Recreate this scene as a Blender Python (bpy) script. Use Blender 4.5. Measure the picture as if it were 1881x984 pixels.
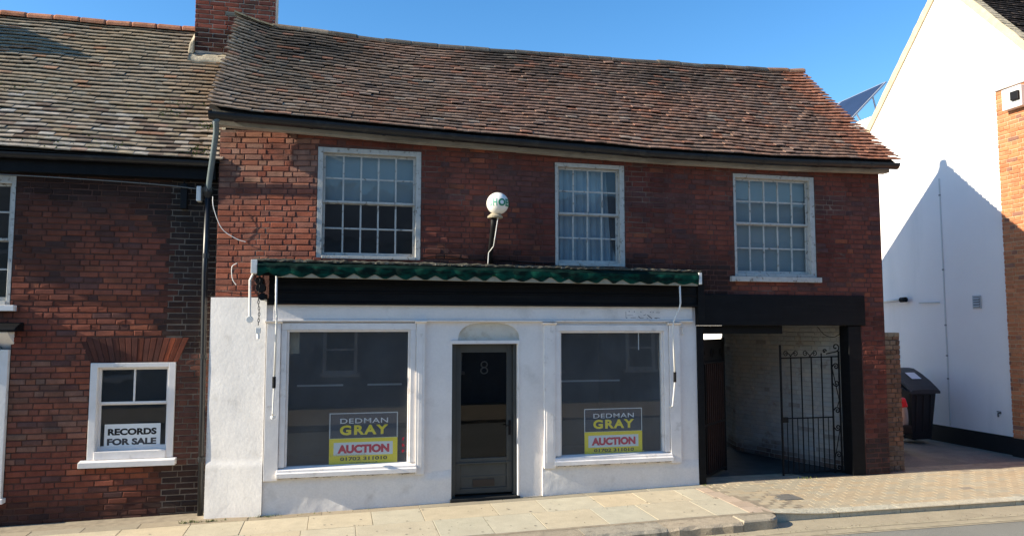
import bpy, math, random
from mathutils import Matrix, Vector, noise
R = random.Random(7)
SC = bpy.context.scene
for o in list(bpy.data.objects): bpy.data.objects.remove(o)
COL = SC.collection

# ------------------------------------------------------------------ camera, sky, sun, exposure
CAM_LOC = Vector((0.0, -10.0, 2.28))
PITCH, YAW = math.radians(4.540), math.radians(13.240)
cp, sp = math.cos(PITCH), math.sin(PITCH)
fw = Vector((math.sin(YAW)*cp, math.cos(YAW)*cp, sp))
rt = Vector((math.cos(YAW), -math.sin(YAW), 0))
up = rt.cross(fw)
cam_d = bpy.data.cameras.new('camera'); cam = bpy.data.objects.new('camera', cam_d); COL.objects.link(cam)
cam.matrix_world = Matrix.Translation(CAM_LOC) @ Matrix((rt, up, -fw)).transposed().to_4x4()
cam_d.sensor_width = 36.0; cam_d.lens = 36.0*1360/1881; cam_d.clip_end = 2000; cam_d.clip_start = 0.1
SC.camera = cam
SUN_SLOPE, SUN_EPS = 0.47, 0.055
to_sun = Vector((-1.0, -SUN_EPS, SUN_SLOPE)).normalized()
ELEV = math.asin(to_sun.z)
W = bpy.data.worlds.new("World"); SC.world = W; W.use_nodes = True
nt = W.node_tree; nt.nodes.clear()
sky = nt.nodes.new('ShaderNodeTexSky'); sky.sky_type = 'NISHITA'; sky.sun_disc = False
sky.sun_elevation = ELEV; sky.sun_rotation = math.atan2(to_sun.x, to_sun.y)
sky.air_density = 1.0; sky.dust_density = 0.15; sky.ozone_density = 2.5; sky.altitude = 50
bg = nt.nodes.new('ShaderNodeBackground'); bg.inputs['Strength'].default_value = 0.12
wo = nt.nodes.new('ShaderNodeOutputWorld')
hs = nt.nodes.new('ShaderNodeHueSaturation'); hs.inputs['Saturation'].default_value = 1.28; hs.inputs['Value'].default_value = 1.05
nt.links.new(sky.outputs[0], hs.inputs['Color']); nt.links.new(hs.outputs[0], bg.inputs['Color']); nt.links.new(bg.outputs[0], wo.inputs['Surface'])
sun_d = bpy.data.lights.new('sun', 'SUN'); sun_d.energy = 5.0; sun_d.angle = math.radians(0.53); sun_d.color = (1.0, 0.89, 0.70)
sun = bpy.data.objects.new('sun', sun_d); COL.objects.link(sun); sun.location = (-20, -3, 12)
sun.rotation_euler = to_sun.to_track_quat('Z', 'Y').to_euler()
SC.view_settings.view_transform = 'Standard'; SC.view_settings.look = 'None'
SC.view_settings.gamma = 1.0; SC.view_settings.exposure = 1.0

# ------------------------------------------------------------------ materials
MATS = {}
def mat(name, rgb, rough=0.8, var=0.0, scale=6.0, bump=0.0, bscale=40.0, spec=0.3, metal=0.0,
        dirt=None, dirt_amt=0.0, dirt_scale=1.5, dirt_lo=0.5, dirt_hi=0.7, piece=False, streak=False, fine=0.0):
    """procedural principled material: colour + two noises + stains + bump; piece=True reads the piece's own colour"""
    if name in MATS: return MATS[name]
    m = bpy.data.materials.new(name); m.use_nodes = True; n = m.node_tree.nodes; l = m.node_tree.links; n.clear()
    out = n.new('ShaderNodeOutputMaterial'); b = n.new('ShaderNodeBsdfPrincipled'); l.new(b.outputs[0], out.inputs[0])
    b.inputs['Roughness'].default_value = rough; b.inputs['Metallic'].default_value = metal
    b.inputs['Specular IOR Level'].default_value = spec
    geo = n.new('ShaderNodeNewGeometry')
    if piece:
        oi = n.new('ShaderNodeObjectInfo'); at = n.new('ShaderNodeAttribute'); at.attribute_name = 'col'
        add = n.new('ShaderNodeVectorMath'); add.operation = 'ADD'
        l.new(oi.outputs['Color'], add.inputs[0]); l.new(at.outputs['Color'], add.inputs[1]); c = add.outputs[0]
    else:
        rg = n.new('ShaderNodeRGB'); rg.outputs[0].default_value = (*rgb, 1); c = rg.outputs[0]
    def nz(sc_, det=5, vec=None):
        t = n.new('ShaderNodeTexNoise'); t.inputs['Scale'].default_value = sc_; t.inputs['Detail'].default_value = det
        t.inputs['Roughness'].default_value = 0.62
        l.new(vec or geo.outputs['Position'], t.inputs['Vector']); return t.outputs['Fac']
    def mulby(c, fac, amt):
        mr = n.new('ShaderNodeMapRange'); mr.inputs['From Min'].default_value = 0.3; mr.inputs['From Max'].default_value = 0.7
        mr.inputs['To Min'].default_value = 1-amt; mr.inputs['To Max'].default_value = 1+amt
        l.new(fac, mr.inputs['Value'])
        v = n.new('ShaderNodeVectorMath'); v.operation = 'SCALE'; l.new(c, v.inputs[0]); l.new(mr.outputs[0], v.inputs['Scale']); return v.outputs[0]
    if var: c = mulby(c, nz(scale), var)
    if fine: c = mulby(c, nz(bscale*1.7, 3), fine)
    if dirt is not None:
        vec = None
        if streak:
            mp = n.new('ShaderNodeMapping'); mp.inputs['Scale'].default_value = (1, 1, 0.12) if streak is True else streak
            l.new(geo.outputs['Position'], mp.inputs['Vector']); vec = mp.outputs[0]
        f = nz(dirt_scale, 8, vec)
        mr = n.new('ShaderNodeMapRange'); mr.inputs['From Min'].default_value = dirt_lo; mr.inputs['From Max'].default_value = dirt_hi
        mr.inputs['To Max'].default_value = dirt_amt; l.new(f, mr.inputs['Value'])
        mx = n.new('ShaderNodeMix'); mx.data_type = 'RGBA'; l.new(mr.outputs[0], mx.inputs['Factor'])
        l.new(c, mx.inputs['A']); mx.inputs['B'].default_value = (*dirt, 1); c = mx.outputs['Result']
    l.new(c, b.inputs['Base Color'])
    if bump:
        f = nz(bscale, 6); bp = n.new('ShaderNodeBump'); bp.inputs['Strength'].default_value = 1.0
        bp.inputs['Distance'].default_value = bump; l.new(f, bp.inputs['Height']); l.new(bp.outputs[0], b.inputs['Normal'])
    MATS[name] = m; return m

def glass(name, tint=(1, 1, 1), wav=0.0, refl=1.0, ior=1.7, haze=0.0):
    if name in MATS: return MATS[name]
    m = bpy.data.materials.new(name); m.use_nodes = True; n = m.node_tree.nodes; l = m.node_tree.links; n.clear()
    out = n.new('ShaderNodeOutputMaterial'); mx = n.new('ShaderNodeMixShader')
    tr = n.new('ShaderNodeBsdfTransparent'); tr.inputs[0].default_value = (*tint, 1)
    gl = n.new('ShaderNodeBsdfGlossy'); gl.inputs['Roughness'].default_value = 0.01; gl.inputs[0].default_value = (refl, refl, refl, 1)
    fr = n.new('ShaderNodeFresnel'); fr.inputs['IOR'].default_value = ior
    if wav:
        geo = n.new('ShaderNodeNewGeometry'); t = n.new('ShaderNodeTexNoise'); t.inputs['Scale'].default_value = 5.0; t.inputs['Detail'].default_value = 1
        l.new(geo.outputs['Position'], t.inputs['Vector']); bp = n.new('ShaderNodeBump'); bp.inputs['Distance'].default_value = wav; bp.inputs['Strength'].default_value = 1
        l.new(t.outputs['Fac'], bp.inputs['Height']); l.new(bp.outputs[0], gl.inputs['Normal']); l.new(bp.outputs[0], fr.inputs['Normal'])
    g2 = n.new('ShaderNodeNewGeometry'); sb_ = n.new('ShaderNodeMath'); sb_.operation = 'SUBTRACT'; sb_.inputs[0].default_value = 1.0; l.new(g2.outputs['Backfacing'], sb_.inputs[1])
    ml = n.new('ShaderNodeMath'); ml.operation = 'MULTIPLY'; l.new(sb_.outputs[0], ml.inputs[0]); l.new(fr.outputs[0], ml.inputs[1]); l.new(ml.outputs[0], mx.inputs[0]); l.new(tr.outputs[0], mx.inputs[1]); l.new(gl.outputs[0], mx.inputs[2]); 
    if haze:  # pale diffuse haze painted into the glass to lift its darkness
        df = n.new('ShaderNodeBsdfDiffuse'); df.inputs[0].default_value = (.62, .66, .70, 1); m2_ = n.new('ShaderNodeMixShader')
        g3 = n.new('ShaderNodeNewGeometry'); tn = n.new('ShaderNodeTexNoise'); tn.inputs['Scale'].default_value = 2.2; tn.inputs['Detail'].default_value = 6; l.new(g3.outputs['Position'], tn.inputs['Vector'])
        mr = n.new('ShaderNodeMapRange'); mr.inputs['From Min'].default_value = .3; mr.inputs['From Max'].default_value = .7; mr.inputs['To Min'].default_value = haze*.75; mr.inputs['To Max'].default_value = haze*1.25
        l.new(tn.outputs['Fac'], mr.inputs['Value']); l.new(mr.outputs[0], m2_.inputs[0]); l.new(mx.outputs[0], m2_.inputs[1]); l.new(df.outputs[0], m2_.inputs[2]); l.new(m2_.outputs[0], out.inputs[0])
    else: l.new(mx.outputs[0], out.inputs[0])
    MATS[name] = m; return m

M_BRICK = mat('brick_clay', (0, 0, 0), 0.92, var=0.22, scale=7, bump=0.005, bscale=90, piece=True, dirt=(0.05, 0.035, 0.03), dirt_amt=0.75, dirt_scale=1.6, dirt_lo=0.52, dirt_hi=0.72, fine=0.2, spec=0.15)
M_BRICKP = mat('painted_brick', (0, 0, 0), 0.85, var=0.12, scale=5, bump=0.006, bscale=60, piece=True, dirt=(0.16, 0.09, 0.06), dirt_amt=0.8, dirt_scale=4, dirt_lo=0.6, dirt_hi=0.72, spec=0.15)
M_TILE = mat('clay_tile', (0, 0, 0), 0.9, var=0.25, scale=9, bump=0.006, bscale=70, piece=True, dirt=(0.31, 0.27, 0.20), dirt_amt=0.35, dirt_scale=11, dirt_lo=0.58, dirt_hi=0.75, fine=0.22, spec=0.12)
M_MORT = mat('mortar_grimy', (0.105, 0.046, 0.036), 0.95, var=0.3, scale=4, bump=0.006, bscale=60, dirt=(0.24, 0.18, 0.14), dirt_amt=0.7, dirt_scale=1.3, dirt_lo=0.53, dirt_hi=0.68)
M_MORTL = mat('mortar_lime', (0.18, 0.145, 0.115), 0.95, var=0.25, scale=6, bump=0.006, bscale=60, dirt=(0.08, 0.06, 0.05), dirt_amt=0.8, dirt_scale=2.5, dirt_lo=0.5, dirt_hi=0.65)
M_MORTW = mat('mortar_white', (0.5, 0.47, 0.42), 0.95, var=0.2, scale=6, bump=0.004, bscale=60)
M_REND = mat('white_render', (0.79, 0.75, 0.72), 0.8, var=0.06, scale=2, bump=0.004, bscale=16, dirt=(0.33, 0.30, 0.26), dirt_amt=0.45, dirt_scale=2.2, dirt_lo=0.57, dirt_hi=0.8, fine=0.03)
M_RENDR = mat('rough_white_render', (0.76, 0.73, 0.70), 0.85, var=0.05, scale=3, bump=0.003, bscale=22, dirt=(0.30, 0.27, 0.22), dirt_amt=0.3, dirt_scale=3.5, dirt_lo=0.57, dirt_hi=0.75, fine=0.05)
M_GABLE = mat('gable_render', (0.87, 0.83, 0.80), 0.85, var=0.03, scale=0.8, bump=0.003, bscale=25, dirt=(0.6, 0.59, 0.56), dirt_amt=0.5, dirt_scale=1.2, dirt_lo=0.55, dirt_hi=0.8, streak=True)
M_WOOD = mat('white_joinery', (0.80, 0.76, 0.73), 0.5, var=0.07, scale=5, bump=0.002, bscale=30, dirt=(0.3, 0.26, 0.2), dirt_amt=0.5, dirt_scale=6, dirt_lo=0.6, dirt_hi=0.75)
M_OLDW = mat('weathered_joinery', (0.47, 0.455, 0.42), 0.7, var=0.12, scale=9, bump=0.004, bscale=50, dirt=(0.16, 0.13, 0.10), dirt_amt=0.85, dirt_scale=16, dirt_lo=0.56, dirt_hi=0.66)
M_FASC = mat('grey_fascia_board', (0.36, 0.34, 0.30), 0.8, var=0.15, scale=5, bump=0.003, bscale=30, dirt=(0.1, 0.09, 0.08), dirt_amt=0.8, dirt_scale=1.8, dirt_lo=0.5, dirt_hi=0.7, streak=(0.6, 1, 2.0))
M_BLK = mat('black_timber', (0.005, 0.0055, 0.007), 0.6, var=0.3, scale=6, bump=0.003, bscale=30, dirt=(0.014, 0.014, 0.013), dirt_amt=0.6, dirt_scale=3, streak=(0.3, 1, 6), spec=0.15)
M_IRON = mat('black_iron', (0.006, 0.006, 0.007), 0.6, var=0.2, scale=20, bump=0.001, bscale=80, spec=0.2)
M_GUT = mat('black_gutter', (0.007, 0.008, 0.011), 0.38, var=0.2, scale=9, spec=0.5, dirt=(0.05, 0.05, 0.045), dirt_amt=0.6, dirt_scale=5, dirt_lo=0.55, dirt_hi=0.7)
M_PIPE = mat('grey_green_pipe', (0.13, 0.16, 0.165), 0.5, var=0.15, scale=6)
M_RUST = mat('rusty_slats', (0.030, 0.013, 0.010), 0.75, var=0.35, scale=12)
M_CANV = mat('green_canvas', (0.003, 0.050, 0.034), 0.9, var=0.3, scale=7, bump=0.012, bscale=9, dirt=(0.003, 0.010, 0.009), dirt_amt=0.95, dirt_scale=3.2, dirt_lo=0.42, dirt_hi=0.56, streak=(1, 1, 3), spec=.1)  # blotches paint dark folds and sporadic lit green bits into the canvas
M_CREAM = mat('cream_board', (0.33, 0.29, 0.21), 0.7, var=0.15, scale=8, dirt=(0.2, 0.17, 0.12), dirt_amt=0.5, dirt_scale=10)
M_WHT = mat('white_metal', (0.75, 0.74, 0.70), 0.4, var=0.06, scale=12, dirt=(0.3, 0.24, 0.18), dirt_amt=0.6, dirt_scale=14, dirt_lo=0.6, dirt_hi=0.75)
M_DOOR = mat('grey_door_paint', (0.06, 0.064, 0.062), 0.45, var=0.1, scale=5, bump=0.001, bscale=40, dirt=(0.05, 0.05, 0.05), dirt_amt=0.5, dirt_scale=7)
M_BRASS = mat('dull_brass', (0.055, 0.042, 0.034), 0.6, metal=0.2)
M_ROOM = mat('dark_room', (0.20, 0.21, 0.23), 0.9, var=0.2, scale=1.0)
M_ROOMF = mat('room_floor', (0.09, 0.08, 0.07), 0.8, var=0.2, scale=2.0)
M_BLIND = mat('grey_blind', (0.30, 0.33, 0.34), 0.9, var=0.06, scale=1.5)
M_NET = mat('blue_grey_net_curtain', (0.36, 0.42, 0.47), 0.95, var=0.12, scale=3)
M_CURT = mat('dark_curtain', (0.04, 0.045, 0.055), 0.95)
M_PASSC = mat('passage_ceiling', (0.03, 0.028, 0.026), 0.9, var=0.2)
M_LEAD = mat('mossy_capping', (0.07, 0.065, 0.05), 0.95, var=0.35, scale=14, bump=0.02, bscale=30, dirt=(0.30, 0.28, 0.22), dirt_amt=0.8, dirt_scale=18, dirt_lo=0.55, dirt_hi=0.66)
M_FILL = mat('cement_fillet', (0.42, 0.36, 0.26), 0.9, var=0.2, scale=8, bump=0.012, bscale=25, dirt=(0.2, 0.15, 0.1), dirt_amt=0.5, dirt_scale=5)
M_BARGE = mat('verge_mortar', (0.52, 0.42, 0.28), 0.9, var=0.15, scale=9, bump=0.01, bscale=30)
M_ROOFB = mat('roof_underlay', (0.02, 0.017, 0.015), 0.95)
M_SLAB = mat('paving_stone', (0, 0, 0), 0.85, var=0.1, scale=5, bump=0.003, bscale=50, piece=True, dirt=(0.27, 0.225, 0.165), dirt_amt=0.35, dirt_scale=2.5, dirt_lo=0.55, dirt_hi=0.72, fine=0.12)
M_PVBED = mat('paving_bed', (0.30, 0.25, 0.18), 0.95, var=0.25, scale=8, bump=0.004, bscale=60)
M_KERB = mat('granite_kerb', (0, 0, 0), 0.85, var=0.15, scale=12, bump=0.008, bscale=50, piece=True, dirt=(0.05, 0.04, 0.035), dirt_amt=0.6, dirt_scale=7, dirt_lo=0.56, dirt_hi=0.72, fine=0.2)
M_ROAD = mat('worn_asphalt', (0.225, 0.222, 0.195), 0.9, var=0.10, scale=0.9, bump=0.006, bscale=90, dirt=(0.15, 0.145, 0.125), dirt_amt=0.5, dirt_scale=1.2, fine=0.28, streak=(0.25, 1, 1))
M_CHAN = mat('gutter_channel_stone', (0.36, 0.31, 0.22), 0.9, var=0.12, scale=4, bump=0.003, bscale=60, fine=0.15)
M_LINE = mat('faded_yellow_paint', (0.40, 0.35, 0.24), 0.85, var=0.15, scale=6, dirt=(0.3, 0.26, 0.19), dirt_amt=0.9, dirt_scale=9, dirt_lo=0.45, dirt_hi=0.6)
M_YARD = mat('yard_concrete', (0.18, 0.165, 0.14), 0.95, var=0.25, scale=1.3, bump=0.01, bscale=35, dirt=(0.32, 0.28, 0.22), dirt_amt=0.5, dirt_scale=1.7, fine=0.2)
M_GRND = mat('distant_ground', (0.14, 0.13, 0.1), 0.95, var=0.2, scale=0.3)
M_PLIN = mat('black_plinth', (0.012, 0.012, 0.014), 0.6, var=0.2)
M_BIN = mat('black_bin_plastic', (0.014, 0.015, 0.018), 0.5, var=0.1, scale=6, spec=0.4)
M_LID = mat('grey_bin_lid', (0.035, 0.037, 0.043), 0.5, var=0.1, scale=6, spec=0.4)
M_PAPER = mat('white_paper', (0.75, 0.76, 0.8), 0.7)
M_CAR = mat('silver_car_paint', (0.36, 0.37, 0.37), 0.3, metal=0.5, spec=0.5)
M_RUB = mat('black_rubber', (0.012, 0.012, 0.012), 0.8)
M_RED = mat('red_lamp_lens', (0.62, 0.012, 0.02), 0.2, spec=0.5)
M_CGLS = mat('car_glass', (0.05, 0.055, 0.06), 0.08, spec=0.9)
M_SOLAR = mat('solar_cells', (0.022, 0.04, 0.09), 0.5, var=0.1, scale=3, spec=0.15)
M_ALU = mat('aluminium', (0.55, 0.57, 0.6), 0.4, metal=0.6)
M_LWHT = mat('light_lettering_white', (0.72, 0.74, 0.76), 0.6)
M_NAVY = mat('sign_navy', (0.012, 0.028, 0.055), 0.5)
M_YEL = mat('sign_yellow', (0.95, 0.74, 0.015), 0.5)
M_SRED = mat('sign_red', (0.62, 0.012, 0.05), 0.5)
M_SBLK = mat('sign_black', (0.015, 0.015, 0.015), 0.5)
M_SWHT = mat('sign_white', (0.80, 0.81, 0.80), 0.5)
M_GLOBE = mat('opal_globe', (0.82, 0.80, 0.74), 0.25, var=0.03, spec=0.5, dirt=(0.5, 0.4, 0.28), dirt_amt=0.4, dirt_scale=14, dirt_lo=0.6, dirt_hi=0.8)
M_GREEN = mat('green_lettering', (0.01, 0.21, 0.11), 0.5)
M_GREENF = mat('faded_green_lettering', (0.28, 0.52, 0.42), 0.5)
M_WEED = mat('weed_leaf', (0.10, 0.13, 0.03), 0.8, var=0.3, scale=40)
M_GHOST = mat('dark_ghost_marks', (0.10, 0.10, 0.11), 0.9)
M_OPPB = mat('opposite_brick', (0.20, 0.22, 0.25), 0.9, var=0.2, scale=4)
M_OPPR = mat('opposite_roof', (0.075, 0.08, 0.095), 0.9, var=0.2, scale=3)
G_SASH = glass('old_window_glass', (0.90, 0.93, 0.93), wav=0.0006, ior=1.5, haze=.015)
G_SHOP = glass('shop_window_glass', (0.90, 0.93, 0.95), ior=1.6, haze=.04)
G_DOOR = glass('dark_door_glass', (0.40, 0.40, 0.40), ior=1.5)

# ------------------------------------------------------------------ mesh helpers
def attach(o, parent):
    if parent is not None:
        o.parent = parent
        if parent.type == 'EMPTY': o.matrix_parent_inverse = Matrix.Translation(-Vector(parent.location))
def mesh(name, v, f, m, smooth=False, cols=None):
    me = bpy.data.meshes.new(name); me.from_pydata(v, [], f)
    if m: me.materials.append(m)
    if cols is not None:
        a = me.attributes.new('col', 'FLOAT_COLOR', 'FACE')
        flat = []
        for c in cols: flat += [c[0], c[1], c[2], 1.0]
        a.data.foreach_set('color', flat)
    if smooth: me.polygons.foreach_set('use_smooth', [True]*len(me.polygons))
    me.update(); return me
def props(o, label=None, cat=None, group=None, kind=None):
    if label: o['label'] = label
    if cat: o['category'] = cat
    if group: o['group'] = group
    if kind: o['kind'] = kind
    return o
def thing(name, loc, label, cat, group=None):
    o = bpy.data.objects.new(name, None); COL.objects.link(o); o.location = loc; o.empty_display_size = 0.2
    return props(o, label, cat, group)
class MB:
    def __init__(s): s.v = []; s.f = []
    def add(s, v, f):
        k = len(s.v); s.v += [tuple(p) for p in v]; s.f += [tuple(i+k for i in q) for q in f]; return s
    def box(s, x0, x1, y0, y1, z0, z1):
        return s.add([(x0,y0,z0),(x1,y0,z0),(x1,y1,z0),(x0,y1,z0),(x0,y0,z1),(x1,y0,z1),(x1,y1,z1),(x0,y1,z1)],
            [(0,3,2,1),(4,5,6,7),(0,1,5,4),(1,2,6,5),(2,3,7,6),(3,0,4,7)])
    def hexa(s, p):   # 8 points, order as box
        return s.add(p, [(0,3,2,1),(4,5,6,7),(0,1,5,4),(1,2,6,5),(2,3,7,6),(3,0,4,7)])
    def prism(s, poly, axis, a, b):   # polygon of 2-D points extruded along an axis
        def P(q, t):
            return (t, q[0], q[1]) if axis == 'x' else ((q[0], t, q[1]) if axis == 'y' else (q[0], q[1], t))
        n = len(poly); v = [P(q, a) for q in poly]+[P(q, b) for q in poly]
        f = [tuple(range(n-1, -1, -1)), tuple(range(n, 2*n))]+[(i, (i+1) % n, n+(i+1) % n, n+i) for i in range(n)]
        return s.add(v, f)
    def tube(s, pts, r, seg=8, cap=True):
        pts = [Vector(p) for p in pts]; n = len(pts); rings = []; v = []; f = []
        prev = None
        for i, p in enumerate(pts):
            t = (pts[min(i+1, n-1)]-pts[max(i-1, 0)]).normalized()
            if prev is None:
                a = Vector((0, 0, 1)) if abs(t.z) < 0.9 else Vector((1, 0, 0)); u = t.cross(a).normalized()
            else: u = (prev-t*prev.dot(t)).normalized()
            prev = u; w = t.cross(u); rr = r[i] if isinstance(r, (list, tuple)) else r
            for k in range(seg):
                an = 2*math.pi*k/seg; v.append(p+u*math.cos(an)*rr+w*math.sin(an)*rr)
        for i in range(n-1):
            for k in range(seg):
                f.append((i*seg+k, i*seg+(k+1) % seg, (i+1)*seg+(k+1) % seg, (i+1)*seg+k))
        if cap: f.append(tuple(range(seg-1, -1, -1))); f.append(tuple((n-1)*seg+k for k in range(seg)))
        return s.add(v, f)
    def lathe(s, prof, c, seg=24, axis='z'):
        v = []; f = []; n = len(prof)
        for (r, h) in prof:
            for k in range(seg):
                a = 2*math.pi*k/seg
                q = (c[0]+r*math.cos(a), c[1]+r*math.sin(a), c[2]+h) if axis == 'z' else ((c[0]+r*math.cos(a), c[1]+h, c[2]+r*math.sin(a)) if axis == 'y' else (c[0]+h, c[1]+r*math.cos(a), c[2]+r*math.sin(a)))
                v.append(q)
        for i in range(n-1):
            for k in range(seg): f.append((i*seg+k, i*seg+(k+1) % seg, (i+1)*seg+(k+1) % seg, (i+1)*seg+k))
        return s.add(v, f)
    def build(s, name, m, parent=None, smooth=False, bevel=0.0, label=None, **kw):
        o = bpy.data.objects.new(name, mesh(name, s.v, s.f, m, smooth)); COL.objects.link(o); attach(o, parent)
        if bevel:
            b = o.modifiers.new('edge', 'BEVEL'); b.width = bevel; b.segments = 2; b.limit_method = 'ANGLE'
        props(o, label, **kw); return o

def pieces(name, items, m, parent, variants, cap=300, smooth=False):
    """items: (variant key, world matrix, rgb). The ones that show largest become objects, the rest one mesh of real geometry."""
    def key(it):
        p = it[1].translation-CAM_LOC; w = p.dot(fw)
        inside = abs(p.dot(rt)/w) < 0.70 and abs(p.dot(up)/w) < 0.37
        return (0 if inside else 1, p.length)
    items = sorted(items, key=key); meshes = {}
    for k, M, c in items[:cap]:
        if k not in meshes: meshes[k] = mesh(name, variants[k][0], variants[k][1], m, smooth)
        o = bpy.data.objects.new(name, meshes[k]); COL.objects.link(o); attach(o, parent)
        o.matrix_basis = M; o.color = (c[0], c[1], c[2], 1)
    rest = items[cap:]
    if rest:
        v = []; f = []; cols = []
        for k, M, c in rest:
            b = len(v); vv, ff = variants[k]; v += [tuple(M @ Vector(p)) for p in vv]
            f += [tuple(i+b for i in q) for q in ff]; cols += [c]*len(ff)
        o = bpy.data.objects.new(name+'_remainder', mesh(name, v, f, m, smooth, cols)); COL.objects.link(o); attach(o, parent)
        o.color = (0, 0, 0, 1); o['kind'] = 'stuff'

# brick variants: front face towards -y, worn arrises
def brick_mesh(w, h, d=0.06, ch=0.007, jit=0.0035, rr=R):
    j = lambda a=1.0: rr.uniform(-jit, jit)*a
    v = []
    for (sx, sz) in ((-1,-1),(1,-1),(1,1),(-1,1)): v.append((sx*(w/2-ch)+j(), j(0.6), sz*(h/2-ch)+j()))
    for (sx, sz) in ((-1,-1),(1,-1),(1,1),(-1,1)): v.append((sx*w/2+j(), ch+j(0.3), sz*h/2+j(0.8)))
    for (sx, sz) in ((-1,-1),(1,-1),(1,1),(-1,1)): v.append((sx*w/2, d, sz*h/2))
    f = [(0,1,2,3)]
    for a in (0, 4):
        for i in range(4): f.append((a+(i+1) % 4, a+i, a+4+i, a+4+(i+1) % 4))
    return v, f
BV = {}
for i in range(8):
    BV['rs%d' % i] = brick_mesh(0.214, 0.064, .06, .007, .0038); BV['rh%d' % i] = brick_mesh(0.102, 0.064, .06, .007, .0038)
for i in range(8): BV['s%d' % i] = brick_mesh(0.214, 0.064); BV['h%d' % i] = brick_mesh(0.102, 0.064)
def bond(u0, u1, z0, z1, openings, place, colour, course=0.075, mode='flemish', skip=0.0, rr=R):
    """lays bricks in (u,z); place(u,z)->world matrix, openings [(u0,u1,z0,z1)]"""
    out = []; n = int(round((z1-z0)/course)); 
    for k in range(n):
        zc = z0+(k+0.5)*course; free = [(u0, u1)]
        for (a, b, c, d) in openings:
            if c < zc < d:
                nf = []
                for (p, q) in free:
                    if b <= p or a >= q: nf.append((p, q)); continue
                    if a-p > 0.03: nf.append((p, a))
                    if q-b > 0.03: nf.append((b, q))
                free = nf
        u = u0-rr.uniform(0, 0.02)-(0.112+0.0565 if k % 2 else 0.0); kind = k % 2
        seq = 0
        while u < u1:
            if mode == 'flemish': st = (seq+k) % 2 == 0
            elif mode == 'english': st = k % 2 == 0
            elif mode == 'stretcher': st = True
            else: st = rr.random() < 0.72
            w = 0.224 if st else 0.112
            seq += 1; a, b = u, u+w; u = b
            for (p, q) in free:
                aa, bb = max(a, p), min(b, q)
                if bb-aa < 0.035 or rr.random() < skip: continue
                full = 0.224 if st else 0.112; sc_ = (bb-aa-0.010)/(full-0.010)
                uc = (aa+bb)/2; M = place(uc, zc+rr.uniform(-.002, .002)); 
                if M is None: continue
                M = M @ Matrix.Translation((0, rr.uniform(-.004, .004), 0)) @ Matrix.Rotation(rr.uniform(-.02, .02), 4, 'Z') @ Matrix.Rotation(rr.uniform(-.025, .025), 4, 'X') @ Matrix.Rotation(rr.uniform(-.008, .008), 4, 'Y')
                M = M @ Matrix.Diagonal((sc_, 1, (course-0.010)/0.065, 1))
                out.append((('s' if st else 'h')+str(rr.randrange(8)), M, colour(uc, zc)))
    return out
def fn(x, y, z=0.0): return noise.noise(Vector((x, y, z)))
def mixc(a, b, t): t = max(0, min(1, t)); return tuple(a[i]*(1-t)+b[i]*t for i in range(3))
def jit(c, s=0.15, rr=R):
    k = 1+rr.uniform(-s, s); h = rr.uniform(-.06, .06); return (max(0.004, c[0]*k*(1+h)), max(.004, c[1]*k), max(.004, c[2]*k*(1-h)))

# sheet of a wall with openings, gently uneven
def sheet(mb, x0, x1, z0, z1, step, Yf, openings=(), flip=False):
    def cuts(a, b, extra):
        s_ = sorted({a, b} | {e for e in extra if a < e < b}); r = []
        for p, q in zip(s_, s_[1:]):
            n = max(1, int(math.ceil((q-p)/step))); r += [p+(q-p)*i/n for i in range(n)]
        return r+[b]
    xs = cuts(x0, x1, [e for o in openings for e in o[:2]]); zs = cuts(z0, z1, [e for o in openings for e in o[2:]])
    v = [(x, Yf(x, z), z) for z in zs for x in xs]; f = []; nx = len(xs)
    for j in range(len(zs)-1):
        for i in range(nx-1):
            xc, zc = (xs[i]+xs[i+1])/2, (zs[j]+zs[j+1])/2
            if any(a < xc < b and c < zc < d for (a, b, c, d) in openings): continue
            f.append((j*nx+i, j*nx+i+1, (j+1)*nx+i+1, (j+1)*nx+i))
    mb.add(v, f); return mb
def reveals(mb, o, Yf, depth, sides='lrtb'):
    a, b, c, d = o; m_ = (c+d)/2
    if 'l' in sides: mb.add([(a, Yf(a, c), c), (a, Yf(a, c)+depth, c), (a, Yf(a, d)+depth, d), (a, Yf(a, d), d)], [(0, 1, 2, 3)])
    if 'r' in sides: mb.add([(b, Yf(b, c), c), (b, Yf(b, d), d), (b, Yf(b, d)+depth, d), (b, Yf(b, c)+depth, c)], [(0, 1, 2, 3)])
    if 't' in sides: mb.add([(a, Yf(a, d), d), (a, Yf(a, d)+depth, d), (b, Yf(b, d)+depth, d), (b, Yf(b, d), d)], [(0, 1, 2, 3)])
    if 'b' in sides: mb.add([(a, Yf(a, c), c), (b, Yf(b, c), c), (b, Yf(b, c)+depth, c), (a, Yf(a, c)+depth, c)], [(0, 1, 2, 3)])

_tc = {}
def text_mesh(s, x0, x1, z0, z1, bold=0.0, spacing=1.0):
    """lettering as triangles in the (x,z) box"""
    k = (s, bold, spacing)
    if k not in _tc:
        cu = bpy.data.curves.new('t', 'FONT'); cu.body = s; cu.size = 1; cu.offset = bold; cu.space_character = spacing; cu.resolution_u = 4
        ob = bpy.data.objects.new('t', cu); COL.objects.link(ob)
        dg = bpy.context.evaluated_depsgraph_get(); me = ob.evaluated_get(dg).to_mesh()
        _tc[k] = ([tuple(v.co[:2]) for v in me.vertices], [tuple(p.vertices) for p in me.polygons])
        ob.evaluated_get(dg).to_mesh_clear(); bpy.data.objects.remove(ob); bpy.data.curves.remove(cu)
    v, f = _tc[k]; ax, bx = min(p[0] for p in v), max(p[0] for p in v); ay, by = min(p[1] for p in v), max(p[1] for p in v)
    return [(x0+(p[0]-ax)/(bx-ax)*(x1-x0), z0+(p[1]-ay)/(by-ay)*(z1-z0)) for p in v], f
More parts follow.
